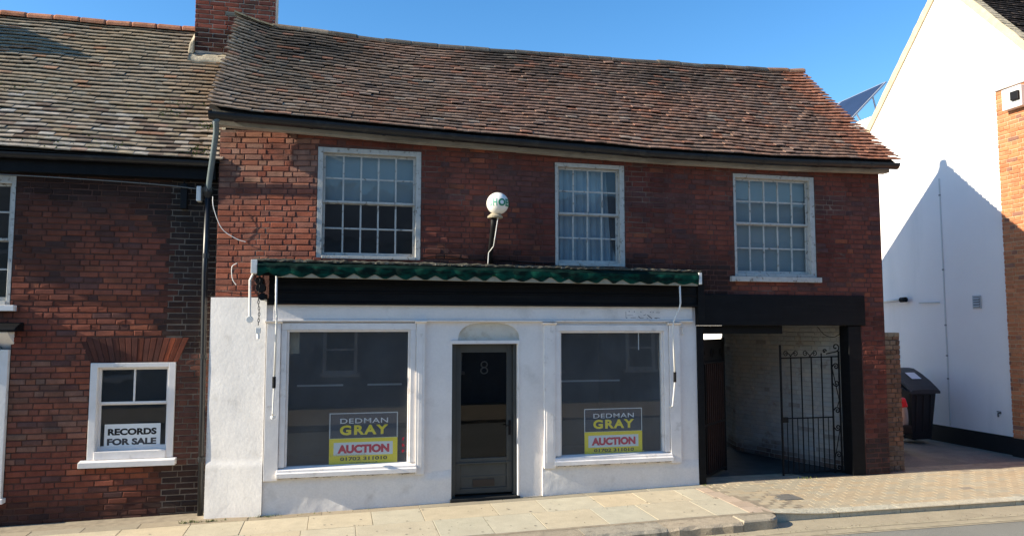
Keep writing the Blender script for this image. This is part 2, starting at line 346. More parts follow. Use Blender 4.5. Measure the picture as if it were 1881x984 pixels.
def lettering(s, x0, x1, z0, z1, Y, m, parent, bold=0.03, spacing=1.0, name='lettering', lean=0.0, thick=0.0008):
    v, f = text_mesh(s, x0, x1, z0, z1, bold, spacing)
    mb = MB(); mb.add([(p[0]+lean*(p[1]-z0), Y, p[1]) for p in v], f)
    return mb.build(name, m, parent)

# ------------------------------------------------------------------ ground, pavement, road
def gz(x):  # pavement level along the building line
    return -0.085+0.0165*(max(-6, min(x, 5.6))+1) if x < 5.6 else 0.024
def tri(a, b, x): return max(0.0, min(1.0, (x-a)/(b-a)))
def gsurf(x, y):  # footway / crossover surface
    base = gz(x); drop = 0.0
    if y < 0: drop = 0.020*(-y/1.9)
    if x > 5.2 and y < 0: drop += 0.065*tri(0.2, 1.5, -y)*tri(5.15, 5.9, x)
    return base-drop
mb = MB(); NX, NY = 60, 14
mb.add([(-60, -60, -0.26), (80, -60, -0.26), (400, -60, -0.26), (400, 500, -0.26), (-400, 500, -0.26), (-400, -60, -0.26)], [(0, 1, 2, 3, 4, 5)])
mb.add([(-400, -400, -0.265), (400, -400, -0.265), (400, -60, -0.265), (-400, -60, -0.265)], [(0, 1, 2, 3)])
mb.build('ground', M_GRND, kind='structure')
def roadz(x, y): return gz(x)-0.150+0.03*tri(0, 2.5, -1.9-y)-0.03*tri(0, 2.5, y*-1-5.9)
mb = MB(); xs = [-40, -20, -10]+[-8+0.5*i for i in range(49)]+[20, 30, 60]; ys = [-8.5, -7, -5.5, -4, -3, -2.5, -2.2, -2.0, -1.85, -1.6]
mb.add([(x, y, roadz(x, y)) for y in ys for x in xs], [(j*len(xs)+i, j*len(xs)+i+1, (j+1)*len(xs)+i+1, (j+1)*len(xs)+i) for j in range(len(ys)-1) for i in range(len(xs)-1)])
mb.build('road', M_ROAD, kind='structure')
# channel strip with worn double lines beside the kerb
def strip(name, x0, x1, y0, y1, dz, m, zf, kind='structure', parent=None, n=60):
    mb = MB(); v = []; f = []
    for i in range(n+1):
        x = x0+(x1-x0)*i/n; v += [(x, y0, zf(x, y0)+dz), (x, y1, zf(x, y1)+dz)]
    for i in range(n): f.append((2*i, 2*i+2, 2*i+3, 2*i+1))
    mb.add(v, f); o = mb.build(name, m, parent)
    if kind: o['kind'] = kind
    return o
strip('gutter_channel', -30, 30, -2.30, -1.60, 0.004, M_CHAN, roadz)
yl = strip('road_marking', -30, 30, -2.26, -2.19, 0.008, M_LINE, roadz, label=None) if False else strip('road_marking', -30, 30, -2.26, -2.19, 0.008, M_LINE, roadz)
strip('road_marking', -30, 30, -2.09, -2.02, 0.008, M_LINE, roadz)
# footway bed
mb = MB(); xs = [-40, -20, -10]+[-8+0.25*i for i in range(93)]+[20, 60]; ys = [-1.62, -1.45, -1.2, -.9, -.6, -.3, 0, .4]
mb.add([(x, y, gsurf(x, y)-(.004 if x < 5.2 else .0022)) for y in ys for x in xs], [(j*len(xs)+i, j*len(xs)+i+1, (j+1)*len(xs)+i+1, (j+1)*len(xs)+i) for j in range(len(ys)-1) for i in range(len(xs)-1)])
pave = mb.build('pavement', M_PVBED, kind='structure')
mb = MB(); mb.add([(4.9, .3, 0.010), (60, .3, 0.010), (60, 60, 0.05), (4.9, 60, 0.05)], [(0, 1, 2, 3)])
mb.build('yard_ground', M_YARD, kind='structure')
mb = MB(); mb.add([(5.15, -.02, 0.016), (8.3, -.02, 0.026), (8.3, 5, 0.03), (5.15, 5, 0.02)], [(0, 1, 2, 3)])
mb.build('passage_floor', mat('dark_passage_floor', (.055, .055, .055), .9, var=.3, scale=3, bump=.004, fine=.2), kind='structure')
# paving slabs: each its own piece
def slab_at(name, x0, x1, y0, y1, c, m, parent, th=0.03, lift=0.0, xs0=None, xs1=None):
    g = 0.004; xa, xb = x0+g, x1-g; ya, yb = y0+g, y1-g
    sx0 = xs0 or (lambda y: xa); sx1 = xs1 or (lambda y: xb); b = 0.002
    t = R.uniform(-.0015, .0015)
    P = []
    for (x, y) in ((sx0(ya), ya), (sx1(ya), ya), (sx1(yb), yb), (sx0(yb), yb)): P.append((x, y))
    cx_, cy_ = sum(p[0] for p in P)/4, sum(p[1] for p in P)/4
    top = [(p[0]+(b if p[0] < cx_ else -b), p[1]+(b if p[1] < cy_ else -b), gsurf(*p)+t+lift) for p in P]
    mid = [(p[0], p[1], gsurf(*p)+t-b+lift) for p in P]; bot = [(p[0], p[1], gsurf(*p)-th) for p in P]
    v = top+mid+bot; f = [(0, 1, 2, 3)]
    for a in (0, 4):
        for i in range(4): f.append((a+(i+1) % 4, a+i, a+4+i, a+4+(i+1) % 4))
    o = MB().add(v, f).build(name, m, parent); o.color = (*c, 1); return o
SL = (0.50, 0.435, 0.31); SL2 = (0.47, 0.36, 0.265)
for r_, (y0, y1, off) in enumerate(((-0.82, -0.20, 0.0), (-1.56, -0.82, 0.37))):
    x = -4.6+off
    while x < 4.95:
        w = R.choice((0.62, 0.76, 0.92)); x1 = min(x+w, 4.95 if r_ == 0 else 5.0)
        if x1-x > 0.1: slab_at('paving_slab', x, x1, y0, y1, jit(mixc(SL, (0.50, 0.45, 0.34), R.random()*.5), .035), M_SLAB, pave)
        x = x1
        if x >= (4.95 if r_ == 0 else 5.0)-1e-4: break
for i in range(5):   # pinkish edging of small pavers along the crossover
    y0 = -1.56+i*0.27
    slab_at('edging_paver', 5.0 if i < 3 else 4.96, 5.34-0.05*i, y0, y0+0.27, jit(SL2, .08), M_SLAB, pave)
x = -4.8                # cement fillet strips at the wall foot
while x < 5.1:
    w = R.uniform(0.5, 1.3); slab_at('wall_foot_fillet', x, min(x+w, 5.14), -0.20, 0.03, jit((0.34, 0.29, 0.21), .12), M_SLAB, pave); x += w
# kerb stones
kerb = thing('kerb', (0, -1.75, -0.1), 'raised granite kerb rounding off at the driveway crossing', 'kerb'); kerb['kind'] = 'structure'; del kerb['category']
def kerb_stone(x0, x1, seed):
    rr = random.Random(seed); n = 7; v = []; f = []
    for i in range(n+1):
        x = x0+0.004+(x1-x0-0.008)*i/n; yo = -1.90+rr.uniform(-.012, .012); z = gsurf(x, -1.7)
        v += [(x, -1.56, z-.004), (x, yo+0.03, z-0.012+rr.uniform(-.004, .004)), (x, yo, z-.045+rr.uniform(-.01, .01)), (x, yo+0.008*rr.random(), z-.16), (x, -1.56, z-.16)]
    for i in range(n):
        for k in range(4): f.append((i*5+k+1, (i+1)*5+k+1, (i+1)*5+k, i*5+k))
    f.append((4, 3, 2, 1, 0)); f.append(tuple(n*5+k for k in range(5)))
    o = MB().add(v, f).build('kerb_stone', M_KERB, kerb); o.color = (*jit((0.36, 0.31, 0.235), .1), 1)
for i, (a, b) in enumerate(((-4.9, -4.0), (-4.0, -3.1), (-3.1, -2.2), (-2.2, -1.3), (-1.3, -.4), (-.4, .5), (.5, 1.45), (1.45, 2.75), (2.75, 3.75), (3.75, 4.72))): kerb_stone(a, b, i)
# bullnose corner stone
poly = [(4.726, -1.56), (4.726, -1.895), (4.9, -1.885)]
for k in range(8):
    a = -math.pi/2*0.80+k*(math.pi/2*0.95)/7; poly.append((5.02+0.27*math.cos(a), -1.64+0.25*math.sin(a)))
poly.append((5.10, -1.56))
mb = MB(); n = len(poly)
cxp, cyp = 4.98, -1.68
v = [(cxp+(p[0]-cxp)*.93, cyp+(p[1]-cyp)*.93, gsurf(4.9, -1.7)-.006) for p in poly]+[(p[0], p[1], gsurf(4.9, -1.7)-.022) for p in poly]+[(p[0], p[1], gsurf(4.9, -1.7)-.17) for p in poly]
f = [tuple(range(n))]+[(a+i, a+n+i, a+n+(i+1) % n, a+(i+1) % n) for a in (0, n) for i in range(n)]
o = mb.add(v, f).build('kerb_stone', M_KERB, kerb); o.color = (0.37, 0.32, 0.24, 1)
x = 5.33
while x < 13:   # dropped kerb stones
    x1 = x+0.91; yb, yf = -1.42, -1.60
    v = []
    for xx in (x+.004, x1-.004): v += [(xx, yb, gsurf(xx, yb)+.002), (xx, yf+.01, gsurf(xx, -1.45)-.002), (xx, yf, gsurf(xx, -1.45)-.012), (xx, yf, gsurf(xx, yb)-.12), (xx, yb, gsurf(xx, yb)-.12)]
    f = [(k, (k+1) % 5, 5+(k+1) % 5, 5+k) for k in range(5)]+[(4, 3, 2, 1, 0), (5, 6, 7, 8, 9)]
    o = MB().add(v, f).build('dropped_kerb_stone', M_KERB, kerb); o.color = (*jit((0.50, 0.45, 0.34), .05), 1); x = x1
# brick pavers of the crossover
PV = {}
for i in range(6):
    v_, f_ = brick_mesh(0.207, 0.102, 0.04, 0.002, 0.001); PV['p%d' % i] = ([(a, c, -b) for a, b, c in v_], f_)
items = []; rr = random.Random(3)
ny = 13
for j in range(ny):
    yc = -1.37+j*0.108; x = 5.0+(0.105 if j % 2 else 0)
    while x < 13:
        edge = 5.36-0.05*(j*0.4)
        if x-0.10 > edge-0.04 and not (5.88 < x < 6.02 and -.92 < yc < -0.80):
            c = jit(mixc((0.40, 0.335, 0.235), (0.42, 0.355, 0.25), rr.random()+fn(x, yc)*.6), .04)
            if rr.random() < .01: c = (0.28, 0.24, 0.19)
            items.append(('p%d' % rr.randrange(6), Matrix.Translation((x, yc, gsurf(x, yc)+rr.uniform(-.0004, .0006)))@Matrix.Rotation(rr.uniform(-.01, .01), 4, 'Z')@Matrix.Rotation(math.atan2(gsurf(x, yc+.05)-gsurf(x, yc-.05), .1), 4, 'X'), c))
        x += 0.213
pieces('paving_brick', items, mat('paving_brick_clay', (0, 0, 0), .9, var=.07, scale=4, bump=.002, bscale=60, piece=True, fine=.10), pave, PV)
mb = MB(); zc = gsurf(5.95, -.86)
mb.box(5.77, 6.13, -1.01, -0.71, zc-.03, zc+.006); dc = mb.build('drain_cover', mat('cover_iron', (0.20, 0.19, 0.17), 0.8, var=.2, scale=20), bevel=.003, label='small grey inspection cover set in the brick crossing', cat='drain cover')
mb = MB()
for i in range(5): mb.box(5.80, 6.10, -0.98+i*.055, -0.955+i*.055, zc+.006, zc+.010)
mb.build('cover_rib', MATS['cover_iron'], dc)
mb = MB(); rr = random.Random(44)
for _ in range(420):
    x = rr.uniform(-2.5, 9.5); y = -2.02+rr.gauss(0, .06) if rr.random() < .6 else rr.uniform(-2.6, -.1)
    if x > 5.1 and y > -1.6 and rr.random() < .5: continue
    z = (roadz(x, y)+.008 if y < -1.91 or (x > 5.3 and y < -1.6) else gsurf(x, y)); r_ = rr.uniform(.003, .011); a = rr.uniform(0, 6)
    P = [(x+r_*math.cos(a+k*2.1)*rr.uniform(.6, 1), y+r_*math.sin(a+k*2.1)*rr.uniform(.6, 1), z) for k in range(3)]; mb.add(P+[(x, y, z+r_*.7)], [(0, 1, 3), (1, 2, 3), (2, 0, 3)])
mb.build('grit', mat('gutter_grit', (.13, .10, .07), .95, var=.5, scale=9), kind='stuff', label='loose grit and dry leaf crumbs lying along the gutter and pavement')
mb = MB(); rr = random.Random(61)
for _ in range(70):
    x, y = rr.uniform(-2.4, 5.0), rr.uniform(-1.5, -.3); r_ = rr.uniform(.008, .018); k = rr.uniform(.7, 1)
    mb.add([(x+r_*math.cos(a*math.pi/4), y+k*r_*math.sin(a*math.pi/4), gsurf(x, y)+.0035) for a in range(8)], [tuple(range(8))])
mb.build('chewing_gum_spots', mat('trodden_gum', (.20, .18, .15), .8), kind='stuff', label='small dark trodden gum spots scattered over the paving slabs')
# weeds at the wall foot
mb = MB(); rr = random.Random(11)
for (cx_, cy_, n, s) in ((-1.72, -0.10, 60, .06), (-1.45, -.12, 40, .07), (-.85, -.08, 40, .10), (5.2, -.10, 10, .05), (6.9, -.02, 24, .05), (-0.2, -0.1, 10, .3)):
    for _ in range(n):
        x, y = cx_+rr.gauss(0, s), cy_+rr.gauss(0, .02); z = gz(x); a = rr.uniform(0, 6.3); h = rr.uniform(.012, .04); w = .006
        mb.add([(x-w*math.cos(a), y-w*math.sin(a), z), (x+w*math.cos(a), y+w*math.sin(a), z), (x+rr.uniform(-.02, .02), y+rr.uniform(-.02, .02), z+h)], [(0, 1, 2)])
mb.build('weeds', M_WEED, kind='stuff', label='low green weeds growing along the foot of the walls')

# ------------------------------------------------------------------ main shop building
shop = thing('shop_building', (3.4, 0, 0), 'red brick former shoe shop with white shopfront and brown tiled roof', 'building')
def sm(a, b, x): t = max(0, min(1, (x-a)/(b-a))); return t*t*(3-2*t)
def wallY(x, z=0):
    left = 0.175*max(0.0, -0.30-x)
    return left+0.016*math.cos(2*math.pi*(x-0.75)/2.7)*sm(0.2, .8, x)*(1-sm(4, 5, x))*sm(2.9, 3.3, z)+0.004*fn(x*1.3, z*1.3, 5)
W1 = (-0.29, 1.08, 3.175, 4.665); W2 = (2.985, 4.04, 3.14, 4.625); W3 = (5.79, 7.185, 3.035, 4.60)
ZT = 4.87
mb = MB()
backY = lambda x, z: wallY(x, z)+0.006
sheet(mb, -1.55, 8.36, 2.52, ZT, 0.35, backY, (W1, W2, W3))
sheet(mb, 7.93, 8.36, -0.05, 2.52, 0.35, backY)
for o_ in (W1, W2, W3): reveals(mb, o_, backY, 0.12)
mb.box(8.34, 8.36, 0.012, 4.1, -0.05, ZT); mb.box(7.93, 7.95, .02, .40, -0.05, 2.5)
# gable ends and rear
gp = [(0.0, 4.80), (-0.1, 4.86), (2.06, 6.98), (4.12, 4.86), (4.1, 4.80)]
wall = mb.build('brick_wall', M_MORT, shop)
MB().prism([(0.03, -.05), (0.03, 4.8)]+[(2.06, 6.93), (4.1, 4.8), (4.1, -.05)], 'x', 8.325, 8.345).build('gable_wall', M_MORT, shop)
MB().prism([(0.23, 3.0), (0.03+.2, 4.8)]+[(2.06, 6.93), (4.1, 4.8), (4.1, 3.0)], 'x', -1.545, -1.50).build('gable_wall', M_FILL, shop)
MB().box(5.13, 7.15, 4.0, 4.07, -.1, 2.5).build('passage_light_block', M_MORT, shop)  # unseen rear closure added to keep light out of the passage
MB().box(-1.5, 5.05, 4.08, 4.12, -.1, 4.85).build('rear_wall', M_MORT, shop)
BR_D = (0.115, 0.035, 0.027); BR_R = (0.185, 0.058, 0.040); BR_O = (0.26, 0.085, 0.045); BR_P = (0.09, 0.048, 0.045); BR_B = (0.13, 0.09, 0.07)
def shopcol(u, z):
    t = fn(u*.8, z*1.3, 1); s = R.random()
    c = mixc(BR_R, BR_D, .5-t*1.3)
    if s < .13: c = mixc(c, BR_P, .8)
    elif s < .17: c = mixc(c, BR_O, .7)
    if u < -.3: c = mixc(c, (0.27, 0.085, 0.05), .3+.4*R.random()); c = mixc(c, (0.30, .19, .14), .5*R.random()*(1.3 if z > 4.1 else .35))  # left-end bricks: sunlit orange painted into their own colour
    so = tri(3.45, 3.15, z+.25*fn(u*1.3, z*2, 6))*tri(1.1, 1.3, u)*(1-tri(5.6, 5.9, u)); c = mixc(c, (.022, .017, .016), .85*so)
    if 4.0 < z < 4.5 and fn(u*.5, z*3, 4) > 0.02: c = mixc(c, BR_P, .6)
    return jit(c, .13)
def placeW(yf):
    def pl(u, z):
        s = (yf(u+.05, z)-yf(u-.05, z))/.1
        return Matrix.Translation((u, yf(u, z), z)) @ Matrix.Rotation(math.atan(s), 4, 'Z')
    return pl
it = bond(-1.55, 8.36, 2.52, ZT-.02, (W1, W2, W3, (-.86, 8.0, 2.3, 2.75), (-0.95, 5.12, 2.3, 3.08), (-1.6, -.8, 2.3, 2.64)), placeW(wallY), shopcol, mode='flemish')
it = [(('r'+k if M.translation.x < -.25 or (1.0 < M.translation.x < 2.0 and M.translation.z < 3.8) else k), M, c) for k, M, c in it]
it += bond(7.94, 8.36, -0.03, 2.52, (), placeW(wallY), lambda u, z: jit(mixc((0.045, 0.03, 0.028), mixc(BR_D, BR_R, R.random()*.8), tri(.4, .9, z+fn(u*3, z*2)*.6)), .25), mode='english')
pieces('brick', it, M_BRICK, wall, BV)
# dim interiors behind the glass
def room(name, x0, x1, y0, y1, z0, z1, m=M_ROOM):
    mb = MB(); mb.add([(x0, y0, z0), (x1, y0, z0), (x1, y1, z0), (x0, y1, z0), (x0, y0, z1), (x1, y0, z1), (x1, y1, z1), (x0, y1, z1)], [(0, 1, 2, 3), (4, 7, 6, 5), (1, 5, 6, 2), (2, 6, 7, 3), (3, 7, 4, 0)])
    return mb
room('room', -1.45, 5.0, .35, 3.9, 2.85, 4.78).build('upstairs_room', M_ROOM, shop)
room('room', 5.02, 8.3, .35, 3.9, 2.85, 4.78).build('upstairs_room', M_ROOM, shop)
room('room', -1.40, 5.02, .20, 3.9, 0.0, 2.5).build('shop_interior', M_ROOM, shop)

def sash(parent, o_, yF, cols, split, fl, fr, ft, fb, wood, name='sash_window', rows=(2, 2), label=None, bar=0.023, cols2=None, glassm=None, rec=0.09, pane_gap=0.0):
    """sliding sash: box frame, two sashes, glazing bars and panes all separate"""
    a, b, c, d = o_; g = glassm or G_SASH; e = .002
    mb = MB(); mb.box(a+e, a+fl, yF, yF+.13, c+e, d-e); mb.box(b-fr, b-e, yF, yF+.13, c+e, d-e)
    mb.box(a+fl, b-fr, yF+.001, yF+.13, d-ft, d-e); mb.box(a+fl, b-fr, yF-.012, yF+.13, c+e, c+fb)
    w = mb.build(name, wood, parent, bevel=.005, label=label)
    ia, ib, ic, id_ = a+fl, b-fr, c+fb, d-ft; r = .032
    for si, (z0, z1, y) in enumerate(((split, id_, yF+rec-.03), (ic, split+.02, yF+rec))):
        s = MB(); s.box(ia, ia+r, y, y+.03, z0, z1); s.box(ib-r, ib, y, y+.03, z0, z1); s.box(ia+r, ib-r, y+.001, y+.029, z1-r, z1); s.box(ia+r, ib-r, y-.001, y+.029, z0, z0+r+(.02 if si else 0))
        s.build('sash_frame', wood, w, bevel=.004)
        cols = (cols2 or cols) if si else cols; pa, pb, pc, pd = ia+r, ib-r, z0+r+(.02 if si else 0), z1-r; nr = rows[si]
        for k in range(1, cols):
            x = pa+(pb-pa)*k/cols+R.uniform(-.002, .002); MB().box(x-bar/2, x+bar/2, y+.002, y+.026, pc, pd).build('glazing_bar', wood, w, bevel=.004)
        for k in range(1, nr):
            z = pc+(pd-pc)*k/nr; MB().box(pa, pb, y+.004, y+.024, z-bar/2, z+bar/2).build('glazing_bar', wood, w, bevel=.004)
        for i in range(cols):
            for j in range(nr):
                x0, x1 = pa+(pb-pa)*i/cols, pa+(pb-pa)*(i+1)/cols; z0_, z1_ = pc+(pd-pc)*j/nr, pc+(pd-pc)*(j+1)/nr
                t = [R.uniform(-.0016, .0016) for _ in range(4)]
                MB().hexa([(x0, y+.013+t[0], z0_), (x1, y+.013+t[1], z0_), (x1, y+.017+t[1], z0_), (x0, y+.017+t[0], z0_), (x0, y+.013+t[2], z1_), (x1, y+.013+t[3], z1_), (x1, y+.017+t[3], z1_), (x0, y+.017+t[2], z1_)]).build('pane', g, w)
    return w
w = sash(shop, W1, 0.005, 5, 3.93, .07, .07, .07, .04, M_OLDW, label='wide twenty-pane sash window with dark lower panes')
MB().box(-.2, 1.0, .16, .165, 3.98, 4.6).build('blind', M_BLIND, w)  # grey sheet added to imitate sky reflected in the upper panes
w = sash(shop, W2, 0.01, 4, 3.885, .045, .075, .06, .04, M_OLDW, label='narrow sixteen-pane sash window hung with pale curtains')
mb = MB(); n = 60
v = []; f = []
for i in range(n+1):
    x = 3.03+.93*i/n; y = .20+.022*math.sin(i*.9)+.01*math.sin(i*2.3); v += [(x, y, 3.16), (x+.01*math.sin(i), y, 4.6)]
for i in range(n): f.append((2*i, 2*i+2, 2*i+3, 2*i+1))
mb.add(v, f).build('curtain', M_NET, w, smooth=True)
mb = MB(); mb.add([(3.86, .15, 3.6), (3.98, .15, 3.16), (3.98, .15, 4.58), (3.80, .15, 4.58)], [(0, 1, 2, 3)]); mb.build('curtain', M_CURT, w)
w = sash(shop, W3, 0.01, 5, 3.835, .045, .085, .06, .04, M_OLDW, label='twenty-pane sash window with grey blind above the passage')
MB().box(5.84, 7.1, .17, .175, 3.1, 4.56).build('blind', M_BLIND, w)
MB().box(5.70, 7.23, -.055, .02, 2.955, 3.033).build('sill', M_OLDW, w, bevel=.006)

# ---- eaves: fascia, gutter
def ez(x):   # gutter/eave level measured along the sagging eave
    pts = ((-1.6, 4.995), (1.24, 4.90), (4.38, 4.815), (6.5, 4.81), (8.6, 4.855))
    for (a, za), (b, zb) in zip(pts, pts[1:]):
        if x <= b: return za+(zb-za)*(x-a)/(b-a)
    return pts[-1][1]
EXS = [-1.6+i*(10.05/24) for i in range(25)]
mb = MB()
for a, b in zip(EXS, EXS[1:]):
    mb.hexa([(a, -.13, ez(a)-.145), (b, -.13, ez(b)-.145), (b, .01, ez(b)-.145), (a, .01, ez(a)-.145), (a, -.13, ez(a)+.07), (b, -.13, ez(b)+.07), (b, .01, ez(b)+.07), (a, .01, ez(a)+.07)])
mb.build('fascia_board', M_FASC, shop)
MB().box(-1.6, 8.40, .0, .05, 4.60, 4.66) if False else None
mb = MB(); seg = 10; GX = [-1.62]+EXS[1:-1]+[8.50]; v = []; f = []
for x in GX:
    for k in range(seg+1):
        a = math.pi*k/seg; v.append((x, -.235-.080*math.cos(a), ez(x)-.030-.088*math.sin(a)))
    for k in range(seg+1):
        a = math.pi*(seg-k)/seg; v.append((x, -.235-.073*math.cos(a), ez(x)-.029-.080*math.sin(a)))
m2 = 2*(seg+1)
for i in range(len(GX)-1):
    for k in range(m2): f.append((i*m2+k, i*m2+(k+1) % m2, (i+1)*m2+(k+1) % m2, (i+1)*m2+k))
f.append(tuple(range(m2-1, -1, -1))); f.append(tuple((len(GX)-1)*m2+k for k in range(m2)))
gut = mb.add(v, f).build('gutter', M_GUT, shop, smooth=False)
for x in [-1.3+i*.93 for i in range(11)]:
    mb = MB(); z = ez(x); v = []; f = []
    for xx in (x-.018, x+.018):
        for k in range(9):
            a = math.pi*k/8; v.append((xx, -.235-.086*math.cos(a), z-.028-.095*math.sin(a)))
    for k in range(8): f.append((k, k+1, 10+k, 9+k))
    mb.add(v, f); mb.box(x-.018, x+.018, -.155, -.125, z-.10, z-.03); mb.build('gutter_bracket', M_GUT, gut)

# ---- roof
def rz(x):
    pts = ((-1.64, 7.11), (-1.1, 7.055), (0.97, 6.95), (3.4, 6.975), (6.0, 7.01), (8.2, 7.06), (8.6, 7.10))
    for (a, za), (b, zb) in zip(pts, pts[1:]):
        if x <= b: return za+(zb-za)*max(0, (x-a))/(b-a)
    return pts[-1][1]
def roofP(x, t):
    y = -.27+(2.06+.27)*t; z = ez(x)+.005+(rz(x)-ez(x)-.005)*t
    bump = -.05*math.sin(math.pi*t)*(.6+.4*math.sin(x*.9+1)) + .012*fn(x*1.5, t*5, 2)
    fl = .10*(max(0, -1.05-x)/.6)**1.4*(.35+.65*t)
    return Vector((x, y, z+bump+fl))
def tile_mesh(w=.162, L=.150, th=.016, rr=R):
    c = .001+rr.uniform(0, .002); j = lambda: rr.uniform(-.0025, .0025); v = []
    for y in (0, L):
        for (x, zz) in ((-w/2, 0), (0, c), (w/2, 0)): v.append((x+j(), y+(j()*1.6 if y == 0 else 0), zz+th))
        for (x, zz) in ((-w/2, 0), (0, c), (w/2, 0)): v.append((x, y+(.002 if y == 0 else 0), zz))
    return v, [(0, 1, 7, 6), (1, 2, 8, 7), (3, 4, 1, 0), (4, 5, 2, 1), (0, 6, 9, 3), (5, 11, 8, 2)]
TV = {}
for i in range(10): TV['t%d' % i] = tile_mesh()
def tile_field(P, x0, x1, rows, colf, rr, width=.165, xclip=None, tilt=.27):
    out = []
    for r_ in range(rows):
        t = r_/rows; off = (width/2 if r_ % 2 else 0)+rr.uniform(-.035, .035); x = x0-off; wob = rr.uniform(0, 9)
        while x < x1+.02:
            xc = x+width/2; x += width
            a, b = (x0, x1) if xclip is None else xclip(t)
            l_, h_ = max(a, xc-width/2), min(b, xc+width/2)
            if h_-l_ < (.04 if h_ < b-.001 else .006): continue
            xc2 = (l_+h_)/2; scl = (h_-l_)/width
            tt = t+rr.gauss(0, .0005)+.0045*fn(xc*.8, wob)
            p = P(xc2, tt); du = (P(xc2+.05, tt)-P(xc2-.05, tt)).normalized(); dv = (P(xc2, tt+.03)-P(xc2, tt)).normalized()
            nn = du.cross(dv).normalized(); dv = nn.cross(du)
            M = Matrix((du, dv, nn)).transposed().to_4x4(); M.translation = p+nn*(.020+rr.uniform(0, .006)+(0.008 if rr.random() < .06 else 0))
            M = M @ Matrix.Rotation(-tilt+rr.gauss(0, .02), 4, 'X') @ Matrix.Rotation(rr.gauss(0, .010), 4, 'Z') @ Matrix.Rotation(rr.gauss(0, .009), 4, 'Y')
            M = M @ Matrix.Diagonal((scl*(width/.165)*1.005, 1, 1, 1)) @ Matrix.Translation((rr.uniform(-.003, .003), 0, 0))
            out.append(('t%d' % rr.randrange(10), M, colf(xc2, t)))
    return out
T_BRN = (0.200, 0.130, 0.100); T_GRY = (0.245, 0.20, 0.152); T_TER = (0.33, 0.135, 0.08); T_BLK = (0.07, 0.058, 0.050); T_LIC = (0.42, 0.38, 0.31); T_OLV = (0.258, 0.212, 0.148)
def maintile(x, t):
    rr = R; c = mixc(T_GRY, T_BRN, tri(-1.4, 2.0, x+fn(x, t*3)*1.2))
    c = mixc(c, T_TER, max(0, .08*tri(1.5, 3, x)+.35*fn(x*.9, t*2.5, 3)))
    dk = fn(x*.55+3, t*2.0, 8)+.45*tri(.45, .95, t)-.28
    c = mixc(c, T_BLK, max(0, dk*1.5))
    if t < .3: c = mixc(c, (0.26, 0.16, 0.11), .3)
    edge = 8.45-x-.04
    if edge < .35+.25*rr.random(): c = mixc(c, T_TER, .75)
    s = rr.random()
    if s < .06: c = mixc(c, T_LIC, .35*rr.random())
    elif s < .15: c = mixc(c, T_TER, .5)
    elif s < .20: c = mixc(c, T_BLK, .5)
    return jit(c, .10)
rr = random.Random(21)
mb = MB(); xs_ = [-1.62+i*(10.08/40) for i in range(41)]; ts = [i/12 for i in range(13)]
v = [tuple(roofP(x, t)+Vector((0, .02, -.02))) for t in ts for x in xs_]; f = [(j*41+i, j*41+i+1, (j+1)*41+i+1, (j+1)*41+i) for j in range(12) for i in range(40)]
k0 = len(v); v += [(x, 4.35, ez(x)) for x in xs_]; f += [(12*41+i, 12*41+i+1, k0+i+1, k0+i) for i in range(40)]
roof = mb.add(v, f).build('roof', M_ROOFB, shop)
pieces('roof_tile', tile_field(roofP, -1.64, 8.52, 30, maintile, rr, xclip=lambda t: (-1.66, 8.56-.08*t+.012*((int(t*30+.5)) % 2))), M_TILE, roof, TV)
def ridge_tile(P0, P1, r0, c, name='ridge_tile', parent=None, rr=R):
    P0, P1 = Vector(P0), Vector(P1); mb = MB(); v = []; f = []; seg = 8; d = (P1-P0)
    for i, s in enumerate((0, .06, .94, 1)):
        p = P0+d*s; r = r0*(1.0 if i in (1, 2) else .93)
        for k in range(seg+1):
            a = math.pi*(k/seg)*1.1-.05*math.pi; v.append((p.x, p.y-r*math.cos(a)*1.08, p.z+r*.82*math.sin(a)))
    for i in range(3):
        for k in range(seg): f.append((i*9+k, i*9+k+1, (i+1)*9+k+1, (i+1)*9+k))
    v2 = [P0+Vector((0, 0, -.03)), P1+Vector((0, 0, -.03))]
    k = len(v); v += [tuple(q) for q in v2]; f.append(tuple(list(range(8, -1, -1))+[k])); f.append(tuple([k+1]+list(range(27, 36))))
    o = mb.add(v, f).build(name, M_TILE, parent, smooth=False); o.color = (*c, 1); return o
x = -1.08; rr = random.Random(5)
while x < 8.45:
    w_ = min(.44, 8.50-x)
    if w_ < .1: break
    z0, z1 = roofP(x, 1).z, roofP(x+w_, 1).z; dz = rr.uniform(-.008, .008)
    last = x+w_ > 8.1
    c = jit((0.10, 0.085, 0.07) if not last else (0.25, .14, .09), .25)
    if x < -.4: c = jit((.22, .16, .11), .2)
    ridge_tile((x-.012, 2.07, z0-.025+dz), (x+w_, 2.07, z1-.025+dz+(.012 if last else 0)), .095+rr.uniform(-.003, .003), c, parent=roof); 
    x += w_
mb = MB()
for i in range(24):
    a_, b_ = -1.08+i*9.5/24, -1.08+(i+1)*9.5/24
    mb.add([(a_, 1.975, roofP(a_, 1).z-.08), (b_, 1.975, roofP(b_, 1).z-.08), (b_, 2.07, roofP(b_, 1).z+.025), (a_, 2.07, roofP(a_, 1).z+.025), (a_, 2.2, roofP(a_, 1).z-.08), (b_, 2.2, roofP(b_, 1).z-.08)], [(0, 1, 2, 3), (3, 2, 5, 4)])
mb.build('ridge_bedding', MATS['roof_underlay'], roof)
